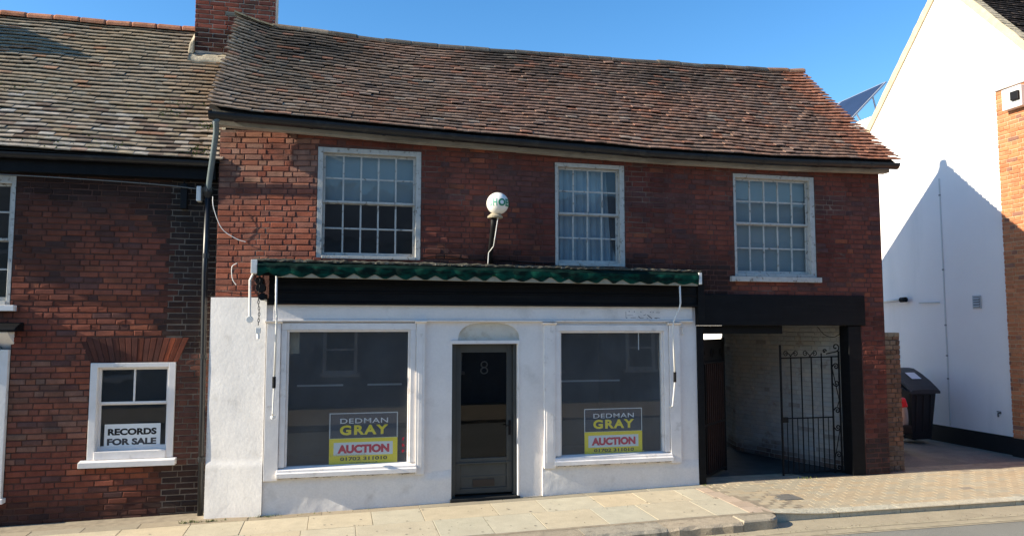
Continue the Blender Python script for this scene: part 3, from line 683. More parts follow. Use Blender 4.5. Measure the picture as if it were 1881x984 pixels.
# slate cap on the raised left end
for i in range(3):
    p0, p1 = roofP(-1.66+i*.2, 1), roofP(-1.46+i*.2, 1)
    o = MB().hexa([(p0.x, 1.93, p0.z-.03), (p1.x-.008, 1.93, p1.z-.03), (p1.x-.008, 2.2, p1.z+.03), (p0.x, 2.2, p0.z+.03), (p0.x, 1.94, p0.z+.0), (p1.x-.008, 1.94, p1.z+.0), (p1.x-.008, 2.2, p1.z+.07), (p0.x, 2.2, p0.z+.07)]).build('ridge_tile', M_TILE, roof); o.color = (*jit((.24, .2, .13), .1), 1)

# ---- white shopfront
def shopY(x, z): return 0.003*fn(x*2.2, z*2.2, 7)-.0015*fn(x*9, z*9, 2)
S1 = (-0.70, 1.03, 0.40, 2.33); S2 = (2.96, 4.68, 0.40, 2.31); DO = (1.52, 2.43, -.2, 2.10)
mb = MB(); sheet(mb, -0.89, 5.13, -.16, 2.56, .07, shopY, (S1, S2, DO, (1.60, 2.46, 2.10, 2.34)))
for o_ in (S1, S2): reveals(mb, o_, shopY, .20)
reveals(mb, DO, shopY, .20, 'lr')
mb.add([(5.13, 0, -.16), (5.13, .3, -.16), (5.13, .3, 2.56), (5.13, 0, 2.56)], [(0, 1, 2, 3)])
front = mb.build('shopfront_wall', M_REND, shop, smooth=True)
# rough dado below the windows
for (a, b) in ((-.88, 1.515), (2.78, 5.12)):
    mb = MB(); Yd = lambda x, z: -.022+.006*fn(x*3, z*3, 9)-.004*fn(x*11, z*11, 4)-.010*(1-tri(-.1, .1, z))+(.02*tri(.28, .36, z))
    sheet(mb, a, b, -.16, .37, .035, Yd); mb.add([(b, Yd(b, 0), -.16), (b, .05, -.16), (b, .05, .37), (b, Yd(b, .3), .37)], [(0, 1, 2, 3)]); mb.add([(a, Yd(a, 0), -.16), (a, Yd(a, .3), .37), (a, .05, .37), (a, .05, -.16)], [(0, 1, 2, 3)])
    mb.build('dado', M_RENDR, shop, smooth=True)
# left pier, its face turned a little towards the sun by old bulging
mb = MB()
def pierY(x, z):
    s = .155*(-.89-x)-.035; lump = .005*fn(x*2.5, z*2.0, 3)-.0012*fn(x*13, z*13)
    plinth = -.014*(1-tri(.55, .60, z+.03*fn(x*5, 1)))
    return s+lump+plinth
sheet(mb, -1.575, -.885, -.16, 2.655, .035, pierY)
mb.add([(-1.575, pierY(-1.575, z_), z_) for z_ in (-.16, 2.655)]+[(-1.575, .4, 2.655), (-1.575, .4, -.16)], [(0, 1, 2, 3)])
mb.add([(-.885, pierY(-.885, -.16), -.16), (-.885, .1, -.16), (-.885, .1, 2.655), (-.885, pierY(-.885, 2.6), 2.655)], [(0, 1, 2, 3)])
mb.add([(-1.575, pierY(-1.575, 2.65), 2.655), (-.885, pierY(-.885, 2.65), 2.655), (-.885, .25, 2.655), (-1.575, .25, 2.655)], [(0, 1, 2, 3)])
mb.build('pier', M_RENDR, shop, smooth=True, label='rough rendered white pier at the left end of the shopfront')
# frieze board
MB().box(-.80, 5.06, -.035, .0, 2.375, 2.568).build('frieze', M_REND, shop, bevel=.006)
MB().box(-.80, 5.06, -.055, -.0, 2.350, 2.374).build('frieze_moulding', M_WOOD, shop, bevel=.006)
# faint marks where letters have been taken off
mb = MB()
for (x, z) in ((4.07, 2.50), (4.15, 2.497), (4.25, 2.495), (4.40, 2.492), (4.44, 2.49), (4.50, 2.488), (4.53, 2.486)): mb.lathe([(0, -.001), (.007, -.001), (.007, 0)], (x, -.036, z), 8, 'y')
def stroke(p, q, w): 
    d = Vector((q[0]-p[0], 0, q[1]-p[1])); n_ = Vector((-d.z, 0, d.x)).normalized()*w/2; a, b = Vector((p[0], -.0365, p[1])), Vector((q[0], -.0365, q[1]))
    mb.add([a-n_, b-n_, b+n_, a+n_], [(0, 1, 2, 3)])
for p, q, w_ in (((4.02, 2.50), (4.02, 2.405), .005), ((4.02, 2.407), (4.04, 2.41), .008), ((4.04, 2.445), (4.13, 2.444), .004), ((4.09, 2.41), (4.17, 2.412), .006), ((4.21, 2.432), (4.24, 2.405), .010), ((4.24, 2.405), (4.29, 2.408), .006),
        ((4.29, 2.445), (4.33, 2.46), .006), ((4.34, 2.40), (4.36, 2.402), .007), ((4.35, 2.45), (4.42, 2.398), .011), ((4.46, 2.405), (4.50, 2.404), .012), ((4.50, 2.41), (4.54, 2.405), .006)): stroke(p, q, w_)
mb.build('letter_ghost', M_GHOST, shop)

def shop_window(o_, cap_l, cap_r, label, pl, pr_):
    a, b, c, d = o_
    mb = MB(); e = .002
    for (x0, x1) in ((a+e, a+.075), (b-.075, b-e)): mb.box(x0, x1, -.03, .09, c+.10, d-.09)
    for (x0, x1) in ((a+.076, a+.10), (b-.10, b-.076)): mb.box(x0, x1, -.005, .09, c+.10, d-.09)
    mb.box(a+e, b-e, -.032, .09, d-.090, d-e); mb.box(a+.09, b-.09, -.006, .088, d-.115, d-.091)
    w = mb.build('shop_window', M_WOOD, shop, bevel=.005, label=label)
    MB().prism([(-.095, c-.02), (.09, c-.02), (.09, c+.10), (.045, c+.10), (-.03, c+.085), (-.065, c+.07), (-.068, c+.045), (-.095, c+.035)], 'x', a-.015, b+.015).build('sill', M_WOOD, w, bevel=.003)
    MB().box(a+.09, b-.09, .045, .052, c+.09, d-.11).build('pane', G_SHOP, w)
    for (x0, x1, sh) in (pl, pr_):
        p = MB(); p.box(x0, x1, -.052, .0, c-.055, d-.005)
        if sh: p.box(x0+.03, x1-.03, -.056, -.05, c+.02, d-.06)
        p.build('pilaster', M_WOOD, w, bevel=.004)
        MB().prism([(-.052, d-.004), (0, d-.004), (0, d+.032), (-.095, d+.032), (-.095, d+.018), (-.07, d+.008)], 'x', x0-.02, x1+.02).build('capital', M_WOOD, w, bevel=.002)
    return w
sw1 = shop_window(S1, 0, 0, 'left shop window with yellow auction board at lower right', (-.875, -.702, False), (1.032, 1.145, True))
sw2 = shop_window(S2, 0, 0, 'right shop window beside the passage', (2.80, 2.958, True), (4.682, 4.84, False))
MB().box(-.60, -.48, .16, .17, 1.93, 2.24).build('blind', M_CREAM, sw1)
MB().box(4.24, 4.253, .055, .058, 1.95, 2.2).build('cord', M_WHT, sw2)
MB().box(2.95, 5.0, 2.9, 2.92, 1.42, 1.44) if False else None
for (w_, x0, x1) in ((sw1, -.55, .10), (sw1, .45, .95), (sw2, 3.15, 4.4)): MB().box(x0, x1, 1.2, 1.23, 1.42, 1.445).build('shelf', M_LWHT, w_)
for (w_, a_, b_) in ((sw1, -.86, 1.14), (sw2, 2.80, 4.84)):
    v = []; f = []; rr = random.Random(int(a_*10)); n = 110
    for i in range(n+1):
        x = a_+(b_-a_)*i/n; h = max(0.0015, .006+.016*fn(x*5, 2, 8)+rr.uniform(0, .007)*(rr.random() < .5)); v += [(x, -.036, .372), (x, -.036, .372-h)]
    for i in range(n): f.append((2*i, 2*i+1, 2*i+3, 2*i+2))
    MB().add(v, f).build('sill_grime', mat('sill_grime', (.13, .105, .075), .95, var=.4, scale=30), w_)
# red letters down the right of the first window
for ch, z in (('f', .80), ('h', .72), ('p', .64)): lettering(ch, .865, .895, z-.02, z+.02, .044, M_SRED, sw1, .02, name='small_lettering')

# ---- door
mb = MB(); e = .002
mb.box(1.52+e, 1.575, .05, .17, -.06, 2.045); mb.box(2.385, 2.43-e, .05, .17, -.06, 2.045)
doorframe = mb.build('door_frame', M_DOOR, shop, bevel=.004)
MB().box(2.432, 2.455, -.012, .18, -.06, 2.06).build('door_lining', M_WOOD, shop, bevel=.004)
MB().box(1.50, 2.458, -.02, .19, 2.048, 2.098).build('door_head', M_WOOD, shop, bevel=.005)
mb = MB(); mb.box(1.578, 1.66, .10, .145, .03, 2.04); mb.box(2.30, 2.383, .10, .145, .03, 2.04); mb.box(1.66, 2.30, .101, .145, 1.93, 2.04); mb.box(1.66, 2.30, .101, .145, .42, .50)
mb.box(1.66, 2.30, .101, .145, .03, .10); mb.box(1.66, 2.30, .118, .135, .10, .42)
door = mb.build('door', M_DOOR, shop, bevel=.004)
MB().box(1.60, 2.36, .085, .102, .425, .445).build('weather_bar', M_DOOR, door, bevel=.003)
MB().box(1.66, 2.30, .112, .119, .235, .262).build('panel_moulding', M_DOOR, door, bevel=.003)
MB().box(1.66, 2.30, .118, .123, .50, 1.93).build('pane', G_DOOR, door)
mb = MB(); mb.box(1.83, 2.13, .106, .1175, .12, .215); lb = mb.build('letterbox', M_BRASS, door, bevel=.003)
mb = MB(); mb.box(2.325, 2.355, .085, .10, .80, 1.0); mb.tube([(2.34, .10, .93), (2.34, .055, .93)], .008, 8); mb.box(2.27, 2.345, .045, .058, .922, .938); mb.build('handle', M_IRON, door, bevel=.002)
lettering('8', 1.93, 2.04, 1.63, 1.81, .1165, mat('faint_number', (.035, .035, .033), .6), door, -.02, name='house_number')
MB().box(1.50, 2.455, -.06, .20, -.13, .0).build('doorstep', mat('black_step', (.018, .018, .017), .8, var=.3, scale=6), shop, bevel=.008)
MB().box(1.53, 2.44, .19, .2, -.1, 2.1).build('lobby_back', M_CURT, shop)
# arched head over the door: recessed tympanum and spandrels
MB().box(1.60, 2.46, .022, .04, 2.10, 2.34).build('door_tympanum', mat('stained_render', (.62, .58, .50), .85, var=.08, scale=4, bump=.006, bscale=20, dirt=(.34, .27, .17), dirt_amt=.7, dirt_scale=5, dirt_lo=.5, dirt_hi=.7), shop)
for s in (-1, 1):
    pts = []; cx_ = 2.03; 
    for k in range(9):
        a = k/8*math.pi/2; pts.append((cx_+s*.43*math.cos(a)**.75, 2.10+.24*math.sin(a)**.8))
    poly = pts+[(cx_+s*.005, 2.342), (cx_+s*.432, 2.342)]
    if s > 0: poly = poly[::-1]
    MB().prism(poly, 'y', -.002, .054).build('arch_spandrel', M_REND, shop)

# ---- black fascia over the shopfront and passage
mb = MB()
for i, (z0, z1, y) in enumerate(((2.572, 2.60, -.10), (2.602, 2.72, -.075), (2.722, 2.745, -.085), (2.747, 2.86, -.075), (2.862, 3.06, -.09))): mb.box(-.86, 5.115, y, .02, z0, z1)
mb.build('shop_fascia', M_BLK, shop, bevel=.004)
MB().box(5.118, 5.22, -.10, .2, 2.30, 3.06).build('fascia_end', M_BLK, shop, bevel=.006)
MB().box(5.222, 7.99, -.035, .30, 2.30, 2.762).build('passage_beam', M_BLK, shop, bevel=.01)
MB().box(5.23, 6.62, .10, .26, 2.175, 2.298).build('passage_lintel', M_BLK, shop, bevel=.006)
MB().box(5.132, 5.235, -.03, .14, -.1, 2.298).build('post', M_BLK, shop, bevel=.008)
MB().box(7.70, 7.925, .0, .22, -.05, 2.298).build('post', M_BLK, shop, bevel=.01)
# passage lining
MB().box(5.0, 8.34, .0+.25, 4.1, 2.46, 2.52).build('passage_ceiling', M_PASSC, shop)
MB().box(5.05, 5.13, .3, 4.1, -.1, 2.46).build('passage_side_wall', M_REND, shop)
mb = MB(); mb.box(6.2, 8.3, 1.25, 1.30, 2.28, 2.46)
PW = [(7.88, .24), (7.44, 1.50), (7.16, 2.50), (7.37, 3.30), (8.3, 3.45)]
mb = MB()
for (a, b) in zip(PW, PW[1:]):
    d = Vector((b[0]-a[0], b[1]-a[1])); n_ = Vector((d.y, -d.x)).normalized()*-.010
    mb.add([(a[0]-n_.x, a[1]-n_.y, -.1), (b[0]-n_.x, b[1]-n_.y, -.1), (b[0]-n_.x, b[1]-n_.y, 2.46), (a[0]-n_.x, a[1]-n_.y, 2.46)], [(3, 2, 1, 0)])
pw = mb.build('passage_wall', mat('white_painted_mortar', (.38, .37, .36), .9, var=.15, scale=5), shop)
it = []
for (a, b) in zip(PW[:3], PW[1:4]):
    A, B = Vector((*a, 0)), Vector((*b, 0)); L_ = (B-A).length; ang = math.atan2(B.y-A.y, B.x-A.x)+math.pi
    def pl(u, z, A=A, B=B, L_=L_, ang=ang):
        p = A+(B-A)*(u/L_); return Matrix.Translation((p.x, p.y, z)) @ Matrix.Rotation(ang, 4, 'Z')
    def pc(u, z):
        c = jit((.44, .43, .41), .04); lim = .16+.12*fn(u*2, 1)
        if z < lim+.1: c = mixc(c, (.17, .11, .09), tri(lim+.1, lim-.1, z))
        if R.random() < .02: c = (.3, .28, .26)
        return c
    it += bond(0, L_, -.05, 2.46, (), pl, pc, mode='flemish')
pieces('brick', it, M_BRICKP, pw, BV)

# ------------------------------------------------------------------ awning
aw = thing('awning', (2.0, -.2, 2.9), 'folded green canvas awning with scalloped edge above the shopfront', 'awning')
mb = MB(); NXA = 460; v = []; f = []
def canvP(x, k):
    per = .262; t = ((x+.72) % per)/per; tooth = (1-abs(2*t-1)); sag = .012*fn(x*1.7, 3)
    low = 2.903+.078*max(0, (tooth-.15)/.85)*(.72+.5*fn(x*2.3, 7))*(1-.45*tri(3.6, 4.6, x))+sag; w = .012*fn(x*5, k*.7)+.006*math.sin(x*24+k)
    prof = [(-.10, 3.095), (-.22, 3.100), (-.30, 3.085), (-.335, 3.045), (-.335, 3.01), (-.328, 2.97), (-.322, low)]
    y, z = prof[k]; z -= .006*(x+.8)
    if k == 6: z = low-.005*(x+.8)
    return (x, y+(w if 1 < k < 6 else 0), z)
for i in range(NXA+1):
    x = -.98+(5.02+.98)*i/NXA
    for k in range(7): v.append(canvP(x, k))
for i in range(NXA):
    for k in range(6): f.append((i*7+k, i*7+k+1, (i+1)*7+k+1, (i+1)*7+k))
fh = [q for i_, q in enumerate(f) if i_ % 6 < 3]; fv = [q for i_, q in enumerate(f) if i_ % 6 >= 3]
MB().add(v, fh).build('canvas_roll', mat('shaded_green_canvas', (.003, .016, .013), .9, var=.4, scale=6, bump=.012, bscale=9, spec=.08), aw, smooth=True)  # upper canvas: shade below the capping painted in as a darker green
MB().add(v, fv).build('valance', M_CANV, aw, smooth=True)
mb = MB(); mb.hexa([(-.74, -.315, 2.900), (5.01, -.315, 2.862), (5.01, -.28, 2.862), (-.74, -.28, 2.900), (-.74, -.315, 2.985), (5.01, -.315, 2.947), (5.01, -.28, 2.947), (-.74, -.28, 2.985)])
mb.build('front_rail', M_CREAM, aw, bevel=.003)
MB().box(-1.0, 5.03, -.27, -.095, 2.93, 3.08).build('awning_box', M_BLK, aw)
mb = MB(); n = 120; v = []; f = []; rr = random.Random(8)
for i in range(n+1):
    x = -1.05+6.12*i/n; z = 3.112-.006*(x+1)
    v += [(x, -.30+rr.uniform(-.008, .008), z-.012), (x, -.30+rr.uniform(-.008, .008), z+rr.uniform(.004, .014)), (x, -.10, z+.02+rr.uniform(0, .022)), (x, .015, z+.04+rr.uniform(0, .02)), (x, .015, z-.012)]
for i in range(n):
    for k in range(5): f.append((i*5+k, (i+1)*5+k, (i+1)*5+(k+1) % 5, i*5+(k+1) % 5))
mb.add(v, f).build('mossy_capping', M_LEAD, aw)
mb = MB(); mb.box(-1.06, -.985, -.32, -.06, 2.945, 3.115); mb.build('end_bracket', M_WHT, aw, bevel=.004)
mb = MB(); mb.box(5.022, 5.07, -.33, -.06, 2.885, 3.05); mb.build('end_bracket', M_WHT, aw, bevel=.004)
mb = MB(); mb.tube([(-.755, -.30, 2.93), (-.75, -.30, 2.5), (-.74, -.27, 2.42), (-.755, -.24, 1.6)], .013, 8); a1 = mb.build('arm', M_WHT, aw, smooth=True)
mb = MB(); mb.tube([(-.756, -.24, 1.66), (-.756, -.235, 1.52)], .022, 8); mb.build('joint', M_IRON, a1)
mb = MB(); mb.tube([(-.756, -.235, 1.53), (-.765, -.21, 1.20), (-.765, -.15, 1.16)], .010, 8); mb.lathe([(0, -.02), (.025, -.02), (.03, 0), (.025, .02), (0, .02)], (-.765, -.15, 1.15), 10); mb.build('lower_rod', M_WHT, a1)
mb = MB(); mb.tube([(4.735, -.30, 2.90), (4.752, -.28, 2.62), (4.745, -.26, 2.54), (4.66, -.24, 2.36), (4.655, -.22, 2.2), (4.68, -.21, 1.6)], .013, 8); a2 = mb.build('arm', M_WHT, aw, smooth=True)
mb = MB(); mb.tube([(4.68, -.21, 1.64), (4.68, -.205, 1.50)], .022, 8); mb.build('joint', M_IRON, a2)
mb = MB(); mb.tube([(4.68, -.205, 1.51), (4.665, -.15, 1.16), (4.665, -.05, 1.14)], .010, 8); mb.build('lower_rod', M_WHT, a2)
mb = MB(); mb.tube([(-1.04, -.22, 2.945), (-1.075, -.24, 2.86), (-1.07, -.20, 2.40)], .016, 8); mb.lathe([(0, -.03), (.04, -.03), (.045, 0), (.04, .02), (0, .02)], (-1.07, -.19, 2.37), 14, 'y'); mb.build('side_rod', M_WHT, aw)
mb = MB(); 
for (x, z, r_) in ((-.97, 2.86, .05), (-.95, 2.77, .06), (-.93, 2.66, .045)): mb.lathe([(0, -.05), (r_, -.05), (r_*1.1, 0), (r_, .05), (0, .05)], (x, -.16, z), 10, 'y'); mb.box(x-.02, x+.05, -.2, .0, z-.03, z+.03)
mb.build('gear', M_IRON, aw, bevel=.003)
# hanging chain
ch = thing('chain', (-.96, -.27, 2.3), 'rusty chain dangling beside the left end of the awning', 'chain')
for i in range(17):
    z = 2.93-i*.038; a = 0 if i % 2 else math.pi/2; pts = []
    for k in range(9):
        t = 2*math.pi*k/8; r_ = .011*math.cos(t); pts.append((-.955+r_*math.cos(a)+.006*math.sin(i*.6), -.30+r_*math.sin(a), z+.024*math.sin(t)))
    MB().tube(pts, .0042, 5, False).build('link', M_IRON, ch)
mb = MB(); mb.box(-.985, -.925, -.32, -.27, 2.20, 2.27); mb.tube([(-.955, -.30, 2.2), (-.95, -.30, 2.13)], .02, 8); mb.build('hook_block', M_WHT, ch, bevel=.004)
# staple on the wall by the right window
mb = MB(); mb.tube([(4.905, .02, 2.27), (4.905, -.03, 2.265), (4.905, -.03, 2.18), (4.905, .0, 2.17)], .012, 6); mb.build('wall_hook', M_WHT, label='small white hook on the render right of the second shop window', cat='hook')

# ------------------------------------------------------------------ globe lamp sign
gl = thing('globe_sign', (2.02, -.1, 3.15), 'white globe lamp sign lettered SHOES in green on a black post', 'lamp sign')
GC = Vector((2.07, -.36, 3.93)); GR = .150
prof = []
for k in range(25):
    a = -math.pi/2+math.pi*k/24; prof.append((max(.0001, GR*math.cos(a)), GR*math.sin(a)))
g = MB().lathe(prof, GC, 36).build('globe', M_GLOBE, gl, smooth=True)
def sphere_text(s, th0, th1, h0, h1, m, bold=.03):
    v, f = text_mesh(s, th0, th1, h0, h1, bold)
    # cut the long triangles by two rounds of subdivision
    v = list(v); f = [tuple(q) for q in f]; tris = []
    for q in f:
        for k in range(1, len(q)-1): tris.append((q[0], q[k], q[k+1]))
    for _ in range(2):
        nt_ = []
        cache = {}
        def mid(a, b):
            k_ = (min(a, b), max(a, b))
            if k_ not in cache: v.append(((v[a][0]+v[b][0])/2, (v[a][1]+v[b][1])/2)); cache[k_] = len(v)-1
            return cache[k_]
        for a, b, c in tris:
            ab, bc, ca = mid(a, b), mid(b, c), mid(c, a); nt_ += [(a, ab, ca), (ab, b, bc), (ca, bc, c), (ab, bc, ca)]
        tris = nt_
    vv = []
    for (th, h) in v:
        rr_ = math.sqrt(max(0, (GR+.0015)**2-h*h)); vv.append((GC.x+rr_*math.sin(th), GC.y-rr_*math.cos(th), GC.z+h))
    return MB().add(vv, tris).build('lettering', m, g)
sphere_text('S', -1.10, -.74, -.052, .050, M_GREENF, .03)
sphere_text('H', -.64, -.26, -.052, .050, mat('half_faded_green', (.09, .36, .25), .5), .02)
sphere_text('OES', -.16, 1.36, -.052, .050, M_GREEN, .045)
mb = MB(); mb.lathe([(.0, -.03), (.10, -.03), (.105, -.01), (.07, .02), (.06, .03), (0, .03)], (GC.x-.03, GC.y+.02, GC.z-GR-.015), 20); mb.build('gallery', M_CREAM, gl, smooth=False)
mb = MB(); mb.tube([(GC.x-.05, GC.y+.02, 3.74), (GC.x-.05, -.30, 3.62), (GC.x-.05, -.18, 3.40), (GC.x-.04, -.05, 3.26), (GC.x-.02, -.03, 3.15)], [.04, .035, .035, .035, .03], 10); mb.build('post', M_IRON, gl, smooth=True)
mb = MB(); mb.tube([(GC.x-.005, GC.y-.05, 3.74), (GC.x-.02, -.39, 3.62), (GC.x-.04, -.36, 3.45), (GC.x-.04, -.28, 3.36), (GC.x-.09, -.20, 3.28), (GC.x-.10, -.20, 3.13)], .006, 6); mb.build('cable', M_WHT, gl)

# ------------------------------------------------------------------ signs in the windows
def auction(x0, x1, z0, z1, Y, label):
    t = thing('auction_board', ((x0+x1)/2, Y, z0), label, 'sign', 'auction boards in the shop windows'); w, h = x1-x0, z1-z0
    MB().box(x0, x1, Y, Y+.004, z0, z1).build('board', M_SWHT, t)
    MB().box(x0+.010, x1-.010, Y-.0008, Y, z0+h*.515, z1-.010).build('navy_panel', M_NAVY, t)
    MB().box(x0, x1, Y-.0008, Y, z0, z0+h*.51).build('yellow_panel', M_YEL, t)
    MB().box(x0+w*.065, x1-w*.07, Y-.0016, Y-.0008, z0+h*.185, z0+h*.435).build('white_panel', M_SWHT, t)
    lettering('DEDMAN', x0+w*.155, x1-w*.145, z0+h*.80, z0+h*.895, Y-.0014, M_LWHT, t, .004, 1.08)
    lettering('GRAY', x0+w*.15, x1-w*.14, z0+h*.575, z0+h*.765, Y-.0014, M_YEL, t, .04, 1.22)
    lettering('AUCTION', x0+w*.12, x1-w*.12, z0+h*.225, z0+h*.39, Y-.0022, M_SRED, t, .06)
    lettering('01702 311010', x0+w*.16, x1-w*.15, z0+h*.085, z0+h*.155, Y-.0014, M_SBLK, t, .035)
    lettering('www.dedmangray.co.uk', x0+w*.29, x1-w*.29, z0+h*.025, z0+h*.06, Y-.0014, M_SBLK, t, .01)
    return t
a1_ = auction(-.075, .805, .485, 1.155, .060, 'yellow and navy DEDMAN GRAY AUCTION board in the left shop window')
a2_ = auction(3.415, 4.285, .465, 1.125, .060, 'yellow and navy DEDMAN GRAY AUCTION board in the right shop window beside the passage')
M_VIN = mat('worn_grey_vinyl', (.46, .41, .12), .7)
lettering('15', -.07, -.02, .70, .74, .0435, M_VIN, sw1, 0, name='window_lettering')
lettering('architecture.co.uk', -.07, .40, .595, .635, .0435, M_VIN, sw1, 0, name='window_lettering')
lettering('e | Interiors | Land', 3.44, 4.30, .50, .53, .0435, M_VIN, sw2, 0, name='window_lettering')

# ------------------------------------------------------------------ left house
LX0, LX1, LY = -6.8, -1.62, 0.42
house = thing('terrace_house', (-3.2, LY, -.1), 'dark red brick house on the left with mossy tiled roof', 'building')
LW = (-3.03, -2.025, .615, 1.825); LU = (-5.2, -3.975, 2.55, 4.18); LD = (-5.3, -3.94, .19, 2.21)
ARCH = (-3.14, -1.92, 1.825, 2.135)
lwY = lambda x, z: LY+.004*fn(x*1.2, z*1.2, 6)
mb = MB(); sheet(mb, LX0, -2.16, -.3, 4.42, .4, lambda x, z: lwY(x, z)+.008, (LW, LU, LD)); 
for o_ in (LW, LU, LD): reveals(mb, o_, lwY, .14)
lw = mb.build('brick_wall', mat('mortar_dark_red', (.085, .042, .032), .95, var=.3, scale=4, bump=.005, bscale=60), house)
mb = MB(); sheet(mb, -2.16, -1.46, -.3, 4.42, .3, lambda x, z: lwY(x, z)+.008, (LW,)); mb.build('quoin_mortar', M_MORTL, house)
def lcol(u, z):
    c = mixc((.27, .088, .053), (.185, .058, .040), .5-fn(u*.9, z*1.1, 2)*1.2); s = R.random()
    if s < .10: c = mixc(c, (.10, .055, .05), .8)
    if s > .96: c = mixc(c, (.33, .11, .06), .7)
    if .7 < z+.4*fn(u*1.5, z) < 1.75 and u < -3.0: c = mixc(c, (.24, .15, .11), .7*R.random())
    soot_shade = tri(3.05, 3.85, z+.7*fn(u*1.4, z*1.2, 9)+.15*(u < -3.3)); c = mixc(c, (.020, .015, .014), .93*soot_shade)  # real soot plus eave shade painted into the upper bricks
    q = tri(-2.36, -2.10, u+.22*fn(z*3, u, 5))
    if z > 1.9 or z < .5: c = mixc(c, (.028, .022, .020), .92*q)
    else: c = mixc(c, (.085, .045, .036), .8*q)
    c = mixc(c, (.03, .02, .018), .7*tri(.35, .05, z+.2*fn(u*2, z)))
    if 2.55 < z < 2.68: c = mixc(c, (.05, .02, .015), .4)
    return jit(c, .12)
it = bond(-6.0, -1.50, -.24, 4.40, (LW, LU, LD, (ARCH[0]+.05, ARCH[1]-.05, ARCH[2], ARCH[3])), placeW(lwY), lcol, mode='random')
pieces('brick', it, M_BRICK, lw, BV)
# splayed brick arch over the small window
n = 17
for i in range(n):
    a0, a1 = i/n, (i+1)/n; g_ = .004
    xb0, xb1 = LW[0]-.02+(LW[1]-LW[0]+.04)*a0+g_, LW[0]-.02+(LW[1]-LW[0]+.04)*a1-g_; xt0, xt1 = -3.18+1.30*a0+g_, -3.18+1.30*a1-g_
    y = lwY(0, 2)-.003+R.uniform(-.002, .002)
    o = MB().hexa([(xb0, y, 1.828), (xb1, y, 1.828), (xb1, y+.05, 1.828), (xb0, y+.05, 1.828), (xt0, y, 2.138), (xt1, y, 2.138), (xt1, y+.05, 2.138), (xt0, y+.05, 2.138)]).build('arch_brick', M_BRICK, lw, bevel=.004)
    o.color = (*jit(mixc((.085, .035, .028), (.27, .072, .036), a0*a0*R.random()*1.6), .2), 1)
MB().box(LX0, LX1, 3.9, 5.3, -.3, 4.2).build('rear_block', M_MORT, house)
MB().prism([(LY+.03, -.3), (LY+.03, 4.4), (2.7, 6.95), (5.3, 4.3), (5.3, -.3)], 'x', LX0, LX0+.1).build('gable_wall', M_MORT, house)
MB().prism([(LY+.2, -.3), (LY+.2, 4.4), (2.7, 6.9), (5.3, 4.3), (5.3, -.3)], 'x', -1.80, -1.62).build('party_wall', M_MORT, house)
room('r', -5.6, -1.9, .60, 3.8, 0.0, 4.2).build('interior', M_ROOM, house)
w = sash(house, LW, LY-.02, 2, 1.295, .085, .085, .06, .10, M_WOOD, rows=(1, 1), cols2=1, name='sash_window', label='low white sash window with records sign', rec=.10)
mb = MB(); mb.prism([(LY-.11, .53), (LY+.1, .53), (LY+.1, .61), (LY-.02, .614), (LY-.11, .60)], 'x', -3.10, -1.98); mb.build('sill', M_WOOD, w, bevel=.006)
w = sash(house, LU, LY+.0, 5, 3.36, .10, .05, .10, .05, M_OLDW, label='upper sash window at the left edge', rec=.08)
MB().box(-5.25, -3.90, LY-.09, LY+.05, 2.475, 2.548).build('sill', M_WOOD, w, bevel=.006)
# house shopfront at the left edge
mb = MB(); mb.box(-5.29, -5.12, LY-.05, LY+.1, .2, 2.2); mb.box(-4.08, -3.942, LY-.06, LY+.1, .2, 2.0); mb.box(-5.12, -4.08, LY-.04, LY+.1, 1.97, 2.2); mb.box(-5.12, -4.08, LY-.04, LY+.1, .2, .34); mb.box(-5.12, -4.08, LY-.01, LY+.05, 1.52, 1.56)
mb.box(-4.55, -4.50, LY-.01, LY+.05, .34, 1.97)
lwn = mb.build('bay_window', M_WOOD, house, bevel=.006)
MB().box(-5.12, -4.08, LY+.03, LY+.036, .34, 1.97).build('pane', G_SHOP, lwn)
MB().prism([(LY-.20, 2.205), (LY+.1, 2.0), (LY+.1, 2.22), (LY-.20, 2.22)], 'x', -4.07, -3.91).build('console', M_WOOD, lwn, bevel=.01)
MB().prism([(LY-.24, 2.225), (LY+.05, 2.225), (LY+.05, 2.34), (LY-.10, 2.32), (LY-.24, 2.26)], 'x', -5.4, -3.81).build('hood', M_BLK, lwn, bevel=.01)
MB().box(-5.3, -3.91, LY-.10, LY+.05, .14, .20).build('sill', M_WOOD, lwn, bevel=.006)
# eave of the left house
mb = MB(); mb.box(LX0, -1.60, LY-.13, LY+.02, 4.21, 4.43); mb.build('fascia_board', M_BLK, house, bevel=.005)
mb = MB(); v = []; f = []
for x in (LX0, -1.62):
    for k in range(seg+1):
        a = math.pi*k/seg; v.append((x, .215-.06*math.cos(a), 4.43-.068*math.sin(a)))
    for k in range(seg+1):
        a = math.pi*(seg-k)/seg; v.append((x, .215-.053*math.cos(a), 4.432-.06*math.sin(a)))
for k in range(m2): f.append((k, (k+1) % m2, m2+(k+1) % m2, m2+k))
f.append(tuple(range(m2-1, -1, -1))); f.append(tuple(m2+k for k in range(m2)))
mb.add(v, f).build('gutter', M_GUT, house)
def lroofP(x, t):
    y = .18+2.52*t; z = 4.46+(7.10-4.46)*t-.03*math.sin(math.pi*t)*(1+.5*math.sin(x*1.4))+.015*fn(x*1.2, t*4, 7)-.03*(1-t)**4*0
    z += .02*math.sin(x*1.1)*(1-t)
    return Vector((x, y, z))
